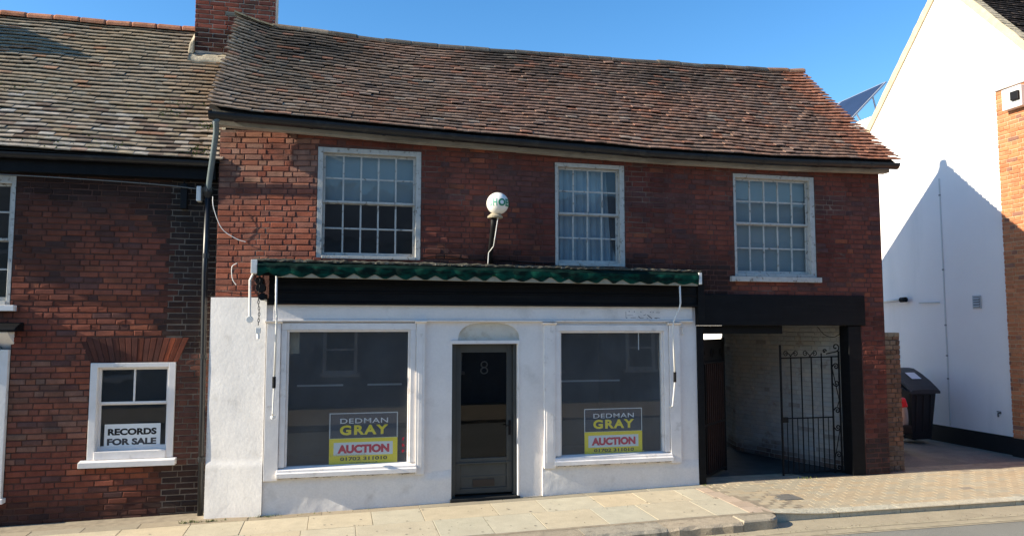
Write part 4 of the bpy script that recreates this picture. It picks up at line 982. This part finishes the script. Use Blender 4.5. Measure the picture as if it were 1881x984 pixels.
def ltile(x, t):
    c = mixc(T_GRY, T_OLV, .5+fn(x, t*3)*.8); c = mixc(c, (0.24, .15, .09), max(0, tri(-2.5, -1.8, x)*.6+.5*fn(x*.7, t*2, 12)))
    lic = tri(.38, .12, t+.2*fn(x*1.5, t*5, 4)); s = R.random()
    if s < .5*lic: c = mixc(c, (.44, .39, .34), .25+.4*R.random())
    elif s < .8*lic: c = mixc(c, (.13, .09, .075), .7)
    if R.random() < .05: c = mixc(c, (.33, .15, .08), .5)
    if R.random() < .06: c = mixc(c, (.30, .26, .19), .5)
    return jit(c, .14)
mb = MB(); xs_ = [LX0-.1+i*((-1.45-LX0+.1)/20) for i in range(21)]; ts = [i/10 for i in range(11)]
v = [tuple(lroofP(x, t)+Vector((0, .02, -.02))) for t in ts for x in xs_]; f = [(j*21+i, j*21+i+1, (j+1)*21+i+1, (j+1)*21+i) for j in range(10) for i in range(20)]
k0 = len(v); v += [(x, 5.5, 4.4) for x in xs_]; f += [(10*21+i, 10*21+i+1, k0+i+1, k0+i) for i in range(20)]
lroof = mb.add(v, f).build('roof', M_ROOFB, house)
rr = random.Random(77)
pieces('roof_tile', tile_field(lroofP, -6.3, -1.50, 35, ltile, rr, width=.178, tilt=.28), M_TILE, lroof, TV)
x = -6.3
while x < -2.32:
    w_ = min(.375, -2.30-x)
    if w_ < .08: break
    z = lroofP(x, 1).z; dz = R.uniform(-.006, .006)
    ridge_tile((x+.008, 2.71, z-.01+dz), (x+w_-.006, 2.71, lroofP(x+w_, 1).z-.01+dz), .115, jit((.42, .18, .10), .22), parent=lroof); x += w_
# moss tufts on the left roof
mb = MB(); rr = random.Random(31)
for (cx_, ct, n, s) in ((-1.75, .22, 60, .09), (-1.8, .05, 50, .08), (-2.3, .30, 30, .2), (-2.15, .36, 24, .14), (-3.6, .03, 20, .12), (-2.9, .05, 20, .15), (-4.4, .4, 30, .3)):
    for _ in range(n):
        p = lroofP(cx_+rr.gauss(0, s), max(.0, ct+rr.gauss(0, .02)))+Vector((0, -.02, .03)); a = rr.uniform(0, 6.3); r_ = rr.uniform(.006, .016)
        mb.add([(p.x-r_, p.y, p.z), (p.x+r_, p.y, p.z), (p.x, p.y+r_, p.z+r_*.6), (p.x, p.y-r_*.5, p.z+r_*1.3)], [(0, 1, 3), (1, 2, 3), (2, 0, 3)])
mb.build('moss', M_WEED, lroof, kind='stuff')
# chimney stack
mb = MB(); mb.box(-2.255, -1.075, 2.16, 2.84, 6.2, 8.5); chim = mb.build('chimney', mat('pale_chimney_mortar', (.40, .33, .27), .95, var=.3, scale=5), house)
def ccol(u, z):
    c = mixc((.15, .045, .035), (.24, .07, .045), R.random())
    if u < -2.17 and R.random() < .8: c = (.03, .025, .025)
    if z < 6.93+.1*fn(u*4, z): c = mixc(c, (.02, .017, .016), .75)
    if abs(z-7.27) < .04 and -1.75 < u < -1.5: c = (.16, .16, .14)
    return jit(c, .2)
pieces('brick', bond(-2.27, -1.06, 6.6, 8.4, (), lambda u, z: Matrix.Translation((u, 2.148, z)), ccol, mode='stretcher'), M_BRICK, chim, BV)
pieces('brick', bond(0, .70, 6.6, 8.4, (), lambda u, z: Matrix.Translation((-2.268, 2.85-u, z))@Matrix.Rotation(-math.pi/2, 4, 'Z'), ccol, mode='stretcher'), M_BRICK, chim, BV, cap=0)
mb = MB(); rr = random.Random(2); v = []; f = []; n = 14
for i in range(n+1):
    x = -2.33+.85*i/n; zr = lroofP(x, (2.0-.18)/2.52).z; b = rr.uniform(-.01, .01)
    v += [(x, 1.95+b, lroofP(x, (1.95-.18)/2.52).z+.03), (x, 2.02, zr+.09+b), (x, 2.10, zr+.16+b), (x, 2.16, zr+.22+b), (x, 2.16, zr)]
for i in range(n):
    for k in range(5): f.append((i*5+k, (i+1)*5+k, (i+1)*5+(k+1) % 5, i*5+(k+1) % 5))
f += [(4, 3, 2, 1, 0)]
mb.add(v, f).build('fillet', M_FILL, chim, smooth=True)
mb = MB(); mb.hexa([(-2.35, 2.10, 6.52), (-2.26, 2.10, 6.52), (-2.26, 2.75, 7.12), (-2.35, 2.75, 7.12), (-2.33, 2.12, 6.70), (-2.26, 2.12, 6.76), (-2.26, 2.75, 7.32), (-2.31, 2.75, 7.27)]); mb.build('fillet', M_FILL, chim, bevel=.02)
# second stack outside the view throws its shadow on the roof
MB().box(-7.1, -6.45, 1.75, 2.35, 5.6, 7.62).build('chimney', M_MORT, house, label='second chimney stack farther left')

# drainpipe between the two
dp = thing('drainpipe', (-1.63, .02, -.1), 'black drainpipe running down between the two brick fronts', 'drainpipe')
mb = MB(); mb.tube([(-1.50, -.235, 4.91), (-1.535, -.23, 4.86), (-1.545, -.12, 4.75), (-1.67, .22, 4.12), (-1.675, .24, 4.02)], .036, 10); mb.build('upper_pipe', M_PIPE, dp, smooth=True)
mb = MB(); mb.tube([(-1.68, .26, 4.10), (-1.69, .26, 3.0), (-1.665, .26, 1.2), (-1.65, .26, -.1)], .036, 10); mb.build('lower_pipe', M_GUT, dp, smooth=True)
mb = MB(); mb.lathe([(.036, -.10), (.06, -.02), (.062, .04), (.045, .045), (.0, .045)], (-1.68, .255, 4.06), 12); mb.build('collar', M_GUT, dp)
for z in (3.2, 1.9, .6):
    x = -1.665+.03*(tri(3.0, .0, z)); MB().lathe([(.037, -.03), (.046, -.03), (.046, .03), (.037, .03)], (x-.015, .26, z), 12).build('collar', M_GUT, dp)
MB().box(-1.83, -1.77, .28, .41, 3.92, 4.12).build('junction_box', M_WHT, label='small white junction box beside the head of the drainpipe', cat='junction box', bevel=.01)
mb = MB(); mb.box(-2.03, -1.95, .32, .41, 3.82, 4.15); mb.tube([(-1.99, .35, 4.15), (-1.99, .33, 4.22), (-1.99, .29, 4.25)], .012, 6)
mb.build('wall_lamp_bracket', M_IRON, label='old black iron bracket under the eave of the left house', cat='bracket', bevel=.008)
def cable(pts, r_, m, label):
    # smooth the path
    P = [Vector(p) for p in pts]; out = []
    for i in range(len(P)-1):
        p0, p1, p2, p3 = P[max(i-1, 0)], P[i], P[i+1], P[min(i+2, len(P)-1)]
        for k in range(6):
            t = k/6; out.append(.5*((2*p1)+(p2-p0)*t+(2*p0-5*p1+4*p2-p3)*t*t+(3*p1-p0-3*p2+p3)*t**3))
    out.append(P[-1]); return MB().tube(out, r_, 6).build('cable', m, label=label, cat='cable')
cable([(-1.60, .12, 3.96), (-1.58, .1, 3.8), (-1.48, .13, 3.55), (-1.3, .12, 3.42), (-1.18, .11, 3.38)], .005, M_WHT, 'thin pale cable curving from the drainpipe onto the upper brickwork')
cable([(-1.28, .12, 3.10), (-1.34, .12, 3.05), (-1.33, .12, 2.9), (-1.28, .11, 2.82)], .006, M_WHT, 'short white hooked cable on the bricks above the pier')
cable([(-1.57, .16, 2.56), (-1.58, .10, 2.70), (-1.50, .12, 2.73), (-1.2, .10, 2.70), (-1.0, .06, 2.71)], .005, M_IRON, 'thin dark wire looping over the top of the white pier')
cable([(-6.5, .27, 4.17), (-4.1, .27, 4.16), (-3.0, .27, 4.14), (-2.2, .28, 4.11), (-1.8, .30, 4.08)], .007, mat('grey_cable', (.16, .16, .15), .7), 'grey cable slung under the eave of the left house')
cable([(1.08, .0, 3.20), (1.35, -.02, 3.24), (1.7, -.02, 3.21), (2.0, -.03, 3.19)], .007, M_IRON, 'black cable lying along the awning top left of the globe')
cable([(2.02, -.03, 3.18), (2.3, -.02, 3.19), (2.7, -.02, 3.17), (2.95, -.02, 3.17)], .007, M_IRON, 'black cable lying along the awning top right of the globe')

rec = thing('records_sign', (-2.47, .27, .80), 'white sign reading RECORDS FOR SALE in the small left window', 'sign')
MB().box(-2.865, -2.205, .508, .515, .725, 1.04).build('board', M_SWHT, rec)
lettering('RECORDS', -2.825, -2.25, .90, .985, .5065, M_SBLK, rec, .05); lettering('FOR SALE', -2.83, -2.25, .775, .86, .5065, mat('faded_sign_black', (.06, .06, .065), .5), rec, .05)

# ------------------------------------------------------------------ gates
gr = thing('iron_gate', (7.66, .25, 0), 'closed wrought iron gate leaf with scrolls in front of white passage wall', 'gate')
GXa, GXb, GXc, gy = 6.66, 7.56, 7.70, .24
def bar(x0, z0, x1, z1, r_, name='bar', par=gr, y=gy): return MB().tube([(x0, y, z0), (x1, y, z1)], r_, 6).build(name, M_IRON, par)
bar(GXa, -.0, GXa, 2.0, .016, 'stile'); bar(GXb, .02, GXb, 1.82, .014, 'stile'); bar(GXc-.01, .02, GXc-.01, 1.9, .014, 'stile')
bar(GXa, 1.80, GXc, 1.815, .011, 'rail'); bar(GXa, .88, GXb, .88, .011, 'rail'); bar(GXa, .06, GXc, .06, .012, 'rail')
nb = 5
for i in range(1, nb): x = GXa+(GXb-GXa)*i/nb; bar(x, .06, x, 1.81+(.06 if i == 4 else 0), .010)
for i in range(nb): x = GXa+(GXb-GXa)*(i+.5)/nb; bar(x, .06, x, .88, .007)
def scroll(cx_, cz, r_, a0, turns, sgn, y=gy, tail=None, th=.009):
    pts = []; n = 26
    for k in range(n+1):
        t = k/n; a = a0+sgn*turns*2*math.pi*t; rr_ = r_*(1-t*.88); pts.append((cx_+rr_*math.cos(a), y, cz+rr_*math.sin(a)))
    if tail: pts = [(tail[0], y, tail[1])]+pts
    return MB().tube(pts, th, 6).build('scroll', M_IRON, gr)
for (zc, s) in ((1.66, -1), (1.40, 1), (.98, -1), (.72, 1), (.30, -1), (.10, 1)):
    scroll(7.635, zc, .052, math.pi*.9 if s < 0 else -math.pi*.9, 1.4, s, tail=(7.57, zc+(.0)))
bar(7.57, 1.62, 7.68, 1.12, .007, 'brace'); bar(7.68, 1.14, 7.64, 1.04, .007, 'brace'); bar(7.68, .72, 7.57, .25, .007, 'brace')
scroll(7.64, 1.96, .07, -math.pi/2, 1.2, 1, tail=(7.47, 1.86)); scroll(7.44, 1.90, .035, 0, 1.1, 1)
for x_, s_ in ((6.76, 1), (6.92, -1), (7.10, 1), (7.26, -1)): scroll(x_, 1.865, .045, math.pi*.5, 1.2, s_, tail=(x_+.09*s_, 1.82), th=.006)
MB().box(GXa+.0, GXa+.10, gy-.02, gy+.02, .82, .90).build('latch', M_IRON, gr, bevel=.003)
cable([(7.30, .20, 2.28), (7.42, .2, 2.16), (7.58, .2, 2.12), (7.72, .2, 2.18)], .005, M_IRON, 'black wire drooping below the beam over the iron gate')
gl2 = thing('open_gate', (5.25, .12, 0), 'black gate leaf with rusty upright bars folded back into the passage', 'gate')
A = Vector((5.25, .13, 0)); D = Vector((6.03, .84, 0))-A; Lg = D.length; D.normalize(); Nn = Vector((D.y, -D.x, 0))
def gbox(u0, u1, w0, w1, z0, z1):
    P = []
    for z in (z0, z1):
        for (u, w_) in ((u0, w0), (u1, w0), (u1, w1), (u0, w1)): p = A+D*u+Nn*w_; P.append((p.x, p.y, z))
    return P
mb = MB(); 
for (u0, u1, z0, z1) in ((0, .04, .03, 2.11), (Lg-.04, Lg, .03, 2.11), (.04, Lg-.04, 2.05, 2.09), (.04, Lg-.04, 1.72, 1.75), (.04, Lg-.04, .80, .83), (.04, Lg-.04, .06, .10)): mb.hexa(gbox(u0, u1, -.02, .02, z0, z1))
mb.build('frame', M_IRON, gl2, bevel=.003)
nbr = 11
for i in range(nbr):
    u = .05+(Lg-.10)*(i+.5)/nbr; MB().hexa(gbox(u-.015, u+.015, .0, .02, .10, 1.72)).build('slat', M_RUST if i > 1 else M_IRON, gl2, bevel=.002)
for i in range(3):
    u = .12+(Lg-.24)*i/2; c_ = A+D*u; pts = []
    for k in range(20):
        t = k/19; a = t*2*math.pi*1.3; r_ = .09*(1-.8*t); p = c_+D*(r_*math.cos(a)); pts.append((p.x, p.y, 1.86+r_*math.sin(a)))
    MB().tube(pts, .007, 5).build('scroll', M_IRON, gl2)
MB().hexa(gbox(.04, Lg-.04, -.014, -.010, .10, 2.05)).build('backing_sheet', M_IRON, gl2)

# ------------------------------------------------------------------ low wall at the yard entrance
gw = thing('garden_wall', (8.53, .1, 0), 'narrow weathered brick wall end beside the yard entrance', 'wall')
mb = MB(); mb.box(8.365, 8.70, .11, 1.0, -.05, 2.12); gwb = mb.build('wall_core', M_MORTL, gw)
def gcol(u, z):
    c = mixc((.13, .075, .05), (.21, .11, .07), R.random())
    if z > 1.75: c = mixc(c, (.26, .20, .13), R.random())
    if z < .45: c = mixc(c, (.12, .10, .085), .7)
    return jit(c, .2)
pieces('brick', bond(8.363, 8.705, -.03, 2.12, (), lambda u, z: Matrix.Translation((u, .095, z)), gcol, mode='english'), M_BRICK, gwb, BV)
pieces('brick', bond(0, .9, -.03, 2.12, (), lambda u, z: Matrix.Translation((8.712, .1+u, z))@Matrix.Rotation(math.pi/2, 4, 'Z'), gcol, mode='english'), M_BRICK, gwb, BV, cap=0)
pieces('coping_brick', [('h%d' % (i % 8), Matrix.Translation((8.42+.115*i, .09, 2.155)), jit((.24, .19, .13), .2)) for i in range(3)], M_BRICK, gw, BV)
MB().box(8.37, 8.71, .10, 1.0, 2.12, 2.19).build('coping', M_FILL, gw, bevel=.01)

# ------------------------------------------------------------------ white gabled building on the right
wb = thing('gabled_building', (11.8, 2.0, 0), 'white rendered gable building with beige verges and solar panels behind', 'building')
WX = 11.75; AP = (2.07, 9.28); ZB = 5.0
def rakeF(y): return AP[1]-1.16*(AP[0]-y)
def rakeB(y): return AP[1]-1.11*(y-AP[0])
fy = AP[0]-(AP[1]-5.0)/1.16; by = 4.36
poly = [(fy, -.05), (fy, 5.0), (AP[0], AP[1]-.12), (by, rakeB(by)-.12), (by, -.05)]
MB().prism(poly, 'x', WX, WX+.3).build('gable_wall', M_GABLE, wb)
MB().box(WX+.3, 20, fy, fy+.3, -.05, 5.0).build('front_wall', M_GABLE, wb)
MB().box(WX+.3, 20, by-.3, by, -.05, 6.6).build('rear_wall', M_GABLE, wb)
MB().box(WX+.15, 22, by+.001, 12, -.05, 7.11).build('flat_roofed_wing', M_GABLE, wb)
MB().box(WX-.02, WX, .905, by, -.02, .33).build('plinth', M_PLIN, wb)
# verges
def verge(y0, z0, y1, z1, name='verge'):
    d = Vector((0, y1-y0, z1-z0)); n_ = Vector((0, -d.z, d.y)).normalized()*.14
    if n_.z < 0: n_ = -n_
    rr = random.Random(int(y0*10)); k = 30; v = []; f = []
    for i in range(k+1):
        t = i/k; y, z = y0+(y1-y0)*t, z0+(z1-z0)*t; j = rr.uniform(-.012, .012)
        v += [(WX-.035, y, z), (WX-.035, y+n_.y*(1+j*4), z+n_.z*(1+j*4)), (WX+.2, y+n_.y, z+n_.z), (WX+.2, y, z)]
    for i in range(k):
        for q in range(4): f.append((i*4+q, (i+1)*4+q, (i+1)*4+(q+1) % 4, i*4+(q+1) % 4))
    f += [(0, 1, 2, 3), (4*k+3, 4*k+2, 4*k+1, 4*k)]
    return MB().add(v, f).build(name, M_BARGE, wb)
verge(by+.12, rakeB(by+.12)-.13, AP[0], AP[1]-.13); verge(AP[0], AP[1]-.13, fy-.3, rakeF(fy-.3)-.13)
def wroofP(x, t): y = fy-.35+(AP[0]-fy+.35)*t; return Vector((x, y, rakeF(y)+.03))
mb = MB(); mb.add([tuple(wroofP(WX-.02, 0)), tuple(wroofP(20, 0)), tuple(wroofP(20, 1)), tuple(wroofP(WX-.02, 1)), (20, by+.2, rakeB(by+.2)+.03), (WX-.02, by+.2, rakeB(by+.2)+.03)], [(0, 1, 2, 3), (3, 2, 4, 5)]); wr = mb.build('roof', M_ROOFB, wb)
rr = random.Random(4)
rows_w = int((wroofP(0, 1)-wroofP(0, 0)).length/.1)
pieces('roof_tile', [i_ for i_ in tile_field(wroofP, WX-.03, 14.5, rows_w, lambda x, t: jit(mixc((.035, .028, .026), (.06, .045, .04), R.random()), .3), rr) if i_[1].translation.z > 6.2], M_TILE, wr, TV)
# brick front block
bk = MB().box(11.665, 14, -1.8, .885, -.05, 6.56).build('brick_front', mat('mortar_orange', (.50, .33, .20), .9, var=.1), wb)
def ocol(u, z): return jit(mixc((.42, .15, .07), (.50, .20, .09), R.random()) if R.random() > .06 else (.26, .12, .08), .12)
pieces('brick', bond(0, 2.6, .33, 6.53, (), lambda u, z: Matrix.Translation((11.655, .895-u, z))@Matrix.Rotation(-math.pi/2, 4, 'Z'), ocol, mode='english'), mat('orange_brick', (0, 0, 0), .9, var=.12, scale=8, bump=.003, bscale=70, piece=True, fine=.1), bk, BV)
MB().box(11.63, 14, -1.82, .90, -.02, .33).build('plinth', M_PLIN, wb)
MB().box(11.63, 14, -1.82, .90, 6.56, 6.60).build('lead_flashing', mat('lead_flash', (.45, .44, .42), .6), wb, bevel=.005)
# services on the white wall
MB().box(WX-.012, WX, 2.352, 2.376, .35, 5.25).build('conduit', mat('pale_conduit', (.62, .62, .60), .6), wb)
for z in (1.25, 1.7, 2.3, 3.4, 4.9): MB().box(WX-.018, WX-.001, 2.345, 2.383, z, z+.03).build('conduit_clip', mat('clip_grey', (.25, .24, .24), .6), wb)
mb = MB(); mb.tube([(WX-.03, 2.47, 2.765), (WX-.03, 3.0, 2.775)], .014, 8); mb.build('overflow_pipe', mat('pale_conduit', (.6,)*3), wb)
cable([(WX-.012, 2.9, 5.1), (WX-.012, 3.3, 4.95), (WX-.012, 4.2, 4.72)], .005, mat('wire_shadow_line', (.6, .6, .58), .7), 'thin pale strand standing in for an overhead wire shadow on the white gable')  # strand added in place of the shadow of an overhead wire
vt = MB().box(WX-.02, WX, 1.50, 1.69, 2.62, 2.87); vt = vt.build('vent_frame', mat('vent_grey', (.45, .46, .47), .5), wb, bevel=.004)
MB().box(WX-.022, WX-.0201, 1.525, 1.665, 2.65, 2.84).build('vent_opening', M_RUB, vt)
for i in range(4): MB().hexa([(WX-.036, 1.525, 2.655+i*.047), (WX-.036, 1.665, 2.655+i*.047), (WX-.022, 1.665, 2.675+i*.047), (WX-.022, 1.525, 2.675+i*.047), (WX-.036, 1.525, 2.668+i*.047), (WX-.036, 1.665, 2.668+i*.047), (WX-.022, 1.665, 2.688+i*.047), (WX-.022, 1.525, 2.688+i*.047)]).build('louvre', mat('vent_grey', (.45,)*3), vt)
mb = MB(); mb.tube([(WX-.09, 4.2, 2.83), (WX-.09, 3.42, 2.85)], .035, 10); fp = mb.build('flue_pipe', M_WHT, wb, smooth=True)
mb = MB(); mb.tube([(WX-.09, 3.44, 2.85), (WX-.09, 3.30, 2.853)], .055, 10); mb.build('end_cap', M_IRON, fp)
mb = MB(); mb.tube([(WX-.01, 1.2, .72), (WX-.07, 1.2, .72), (WX-.07, 1.2, .66)], .012, 6); mb.tube([(WX-.05, 1.16, .75), (WX-.05, 1.24, .75)], .01, 6); mb.build('tap', M_IRON, label='small outdoor tap low on the white gable wall', cat='tap')
fl = thing('floodlight', (11.6, .5, 6.3), 'white box floodlight high on the orange brick front', 'floodlight')
MB().box(11.52, 11.655, .25, .64, 6.12, 6.50).build('housing', M_WHT, fl, bevel=.015)
MB().box(11.47, 11.52, .27, .43, 6.24, 6.40).build('lens', M_IRON, fl, bevel=.01)
# solar array on the wing
so = thing('solar_panels', (12.9, 7, 7.1), 'tilted blue solar panels on a frame between roof and white gable', 'solar panels')
S0 = Vector((12.10, 5.5, 7.27)); S1v = Vector((13.28, 5.5, 8.41)); nrm = (S1v-S0).cross(Vector((0, 1, 0))).normalized()
if nrm.z < 0: nrm = -nrm
for k in range(3):
    y0, y1 = 5.5+k*1.72, 5.5+k*1.72+1.68
    def q(a, b, g_): p = S0+(S1v-S0)*a; return (p.x+nrm.x*g_, b, p.z+nrm.z*g_)
    pn = MB().hexa([q(0, y0, -.04), q(1, y0, -.04), q(1, y1, -.04), q(0, y1, -.04), q(0, y0, 0), q(1, y0, 0), q(1, y1, 0), q(0, y1, 0)]).build('panel', M_ALU, so, bevel=.004)
    MB().hexa([q(.03, y0+.04, .001), q(.97, y0+.04, .001), q(.97, y1-.04, .001), q(.03, y1-.04, .001), q(.03, y0+.04, .004), q(.97, y0+.04, .004), q(.97, y1-.04, .004), q(.03, y1-.04, .004)]).build('cells', M_SOLAR, pn)
for y in (5.6, 7.4, 9.2):
    for (a, b) in ((.30, .55), (.72, .92)):
        p, q_ = S0+(S1v-S0)*a, S0+(S1v-S0)*b; MB().tube([(p.x, y, p.z-.05), (q_.x, y, 7.11)], .022, 6).build('strut', M_ALU, so)
# sunlit wall beyond the passage
wy = thing('yard_wall', (9.15, 7.8, 0), 'sunlit white wall glimpsed beyond the far end of the passage', 'wall')
MB().box(9.05, 9.25, 5.75, 10.0, -.05, 3.4).build('wall_panel', M_GABLE, wy)

# ------------------------------------------------------------------ bin and car in the yard
bn = thing('wheelie_bin', (11.12, 2.7, 0), 'large black wheeled bin with a paper notice on its lid', 'bin')
bx0, bx1, by0, by1 = 10.80, 11.44, 2.30, 3.05
MB().hexa([(bx0+.10, by0+.10, .10), (bx1-.10, by0+.10, .10), (bx1-.10, by1-.16, .10), (bx0+.10, by1-.16, .10), (bx0+.02, by0+.02, 1.02), (bx1-.02, by0+.02, 1.02), (bx1-.02, by1-.02, 1.30), (bx0+.02, by1-.02, 1.30)]).build('body', M_BIN, bn, bevel=.03)
MB().hexa([(bx0-.015, by0-.02, 1.0), (bx1+.015, by0-.02, 1.0), (bx1+.015, by0+.06, 1.0), (bx0-.015, by0+.06, 1.0), (bx0-.015, by0-.02, 1.055), (bx1+.015, by0-.02, 1.055), (bx1+.015, by0+.06, 1.075), (bx0-.015, by0+.06, 1.075)]).build('rim', M_BIN, bn, bevel=.012)
for x in (bx0+.16, (bx0+bx1)/2, bx1-.16): MB().hexa([(x-.015, by0+.075, .25), (x+.015, by0+.075, .25), (x+.015, by0+.12, .25), (x-.015, by0+.12, .25), (x-.015, by0+.005, .96), (x+.015, by0+.005, .96), (x+.015, by0+.05, .96), (x-.015, by0+.05, .96)]).build('rib', M_BIN, bn, bevel=.008)
LPR = [(-.03, 1.06), (.05, 1.13), (.20, 1.24), (.40, 1.36), (.58, 1.44), (.70, 1.45), (.76, 1.40)]
v = []; f = []
for (y, z) in LPR:
    for (x, dz) in ((bx0-.02, -.03), (bx0+.03, .0), ((bx0+bx1)/2, .012), (bx1-.03, .0), (bx1+.02, -.03)): v.append((x, by0+y, z+dz))
for i in range(len(LPR)-1):
    for k in range(4): f.append((i*5+k, i*5+k+1, (i+1)*5+k+1, (i+1)*5+k))
n0 = len(v)
for (y, z) in LPR: v += [(bx0-.02, by0+y, z-.07), (bx1+.02, by0+y, z-.07)]
for i in range(len(LPR)-1): f += [(n0+2*i, i*5, (i+1)*5, n0+2*i+2), (n0+2*i+1, n0+2*i+3, (i+1)*5+4, i*5+4)]
f += [(0, n0, n0+1, 4, 3, 2, 1)]
MB().add(v, f).build('lid', M_LID, bn)
MB().add([(bx0+.22, by0+.19, 1.262), (bx0+.44, by0+.19, 1.262), (bx0+.44, by0+.38, 1.374), (bx0+.22, by0+.38, 1.374)], [(0, 1, 2, 3)]).build('paper_label', M_PAPER, bn)
for x in (bx0+.06, bx1-.06): MB().lathe([(0, -.03), (.095, -.03), (.10, 0), (.095, .03), (0, .03)], (x, by1-.12, .10), 16, 'x').build('wheel', M_RUB, bn)
MB().tube([(bx1-.06, by1, 1.32), (bx1-.06, by1+.08, 1.36), (bx0+.06, by1+.08, 1.36), (bx0+.06, by1, 1.32)], .014, 8).build('handle', M_BIN, bn)

car = thing('parked_car', (9.35, 3.4, 0), 'silver hatchback parked behind the brick wall end, red rear lamp showing', 'car')
cx0 = 9.30
ST = [  # y, half width, z bottom, z belt, z top, top half width
    (1.52, .70, .38, .80, .84, .60), (1.57, .83, .28, .90, .98, .62), (1.72, .87, .24, .95, 1.12, .60), (2.0, .885, .22, .97, 1.36, .56), (2.4, .89, .22, .97, 1.45, .57), (3.3, .89, .22, .95, 1.48, .60),
    (4.0, .89, .22, .94, 1.38, .58), (4.6, .89, .22, .93, 1.02, .66), (5.1, .87, .22, .88, .93, .62), (5.45, .80, .26, .74, .78, .55), (5.56, .66, .34, .60, .64, .45)]
v = []; f = []
def ring(s):
    y, w_, zb, zl, zt, tw = s
    h = [(0, zb), (w_*.8, zb), (w_*.97, zb+.10), (w_, zb+.3), (w_*.985, zl), (tw+(.0), zt-.03), (tw*.6, zt), (0, zt+.012)]
    return [(cx0+p[0], y, p[1]) for p in h]+[(cx0-p[0], y, p[1]) for p in h[-2:0:-1]]
for s in ST: v += ring(s)
nr_ = 14
for i in range(len(ST)-1):
    for k in range(nr_): f.append((i*nr_+k, i*nr_+(k+1) % nr_, (i+1)*nr_+(k+1) % nr_, (i+1)*nr_+k))
f.append(tuple(range(nr_-1, -1, -1))); f.append(tuple((len(ST)-1)*nr_+k for k in range(nr_)))
body = MB().add(v, f).build('body', M_CAR, car, smooth=True); sb = body.modifiers.new('s', 'SUBSURF'); sb.levels = 2; sb.render_levels = 2
def cwin(name, P): return MB().add(P, [(0, 1, 2, 3)]).build(name, M_CGLS, car)
cwin('rear_window', [(cx0-.56, 1.66, 1.03), (cx0+.56, 1.66, 1.03), (cx0+.48, 1.94, 1.34), (cx0-.48, 1.94, 1.34)])
cwin('windscreen', [(cx0+.60, 4.62, 1.06), (cx0-.60, 4.62, 1.06), (cx0-.50, 4.02, 1.38), (cx0+.50, 4.02, 1.38)])
for s in (-1, 1):
    cwin('side_window', [(cx0+s*.885, 2.15, 1.0), (cx0+s*.885, 4.3, .98), (cx0+s*.63, 3.9, 1.36), (cx0+s*.62, 2.3, 1.38)])
    MB().hexa([(cx0+s*.62, 1.51, .83), (cx0+s*.79, 1.545, .83), (cx0+s*.85, 1.72, .83), (cx0+s*.62, 1.70, .83), (cx0+s*.60, 1.56, 1.0), (cx0+s*.78, 1.60, 1.0), (cx0+s*.83, 1.76, 1.0), (cx0+s*.6, 1.74, 1.0)]).build('rear_lamp', M_RED, car, bevel=.03)
    MB().box(cx0+s*.65-.12, cx0+s*.65+.12, 5.44, 5.50, .60, .72).build('headlight', M_PAPER, car, bevel=.02)
    for y in (2.25, 4.75):
        wl = MB().lathe([(.0, -.09), (.27, -.09), (.31, -.07), (.31, .07), (.27, .09), (0, .09)], (cx0+s*.80, y, .30), 24, 'x').build('wheel', M_RUB, car)
        MB().lathe([(0, -.10), (.19, -.10), (.20, -.085)], (cx0+s*.80, y, .30), 20, 'x').build('rim', M_ALU, wl) if s < 0 else MB().lathe([(0, .10), (.19, .10), (.20, .085)], (cx0+s*.80, y, .30), 20, 'x').build('rim', M_ALU, wl)
MB().box(cx0-.80, cx0+.80, 1.49, 1.62, .36, .52).build('bumper', M_RUB, car, bevel=.03)
MB().box(cx0-.26, cx0+.26, 1.485, 1.50, .60, .71).build('number_plate', M_YEL, car, bevel=.004)

# ------------------------------------------------------------------ houses across the street (seen in the glass)
op = thing('opposite_terrace', (3, -13, 0), 'brick terrace across the street mirrored in the shop windows', 'building')
MB().box(-14, 22, -8.5-4.9, -8.5, -.3, -.07).build('opposite_pavement', M_PVBED, kind='structure')
mb = MB(); mb.box(-12, 20, -13.2-4, -12.8, -.2, 5.0); mb.build('wall', M_OPPB, op)
MB().prism([(-12.6, 4.95), (-15.0, 7.0), (-17.4, 4.95)], 'x', -12.2, 20.2).build('roof', M_OPPR, op)
for k in range(9):
    for (z0, z1) in ((.9, 2.3), (3.0, 4.3)):
        x = -10+k*3.2; wn = MB(); wn.box(x, x+.1, -12.8, -12.70, z0, z1); wn.box(x+.9, x+1.0, -12.8, -12.70, z0, z1); wn.box(x+.1, x+.9, -12.8, -12.71, z1-.1, z1); wn.box(x+.1, x+.9, -12.8, -12.71, z0, z0+.08); wn.box(x+.1, x+.9, -12.8, -12.73, (z0+z1)/2-.03, (z0+z1)/2+.03); wn.box(x-.08, x+1.08, -12.8, -12.65, z0-.1, z0-.002)
        w = wn.build('window', M_WOOD, op); MB().box(x+.1, x+.9, -12.799, -12.76, z0+.08, z1-.1).build('pane', M_CGLS, w)
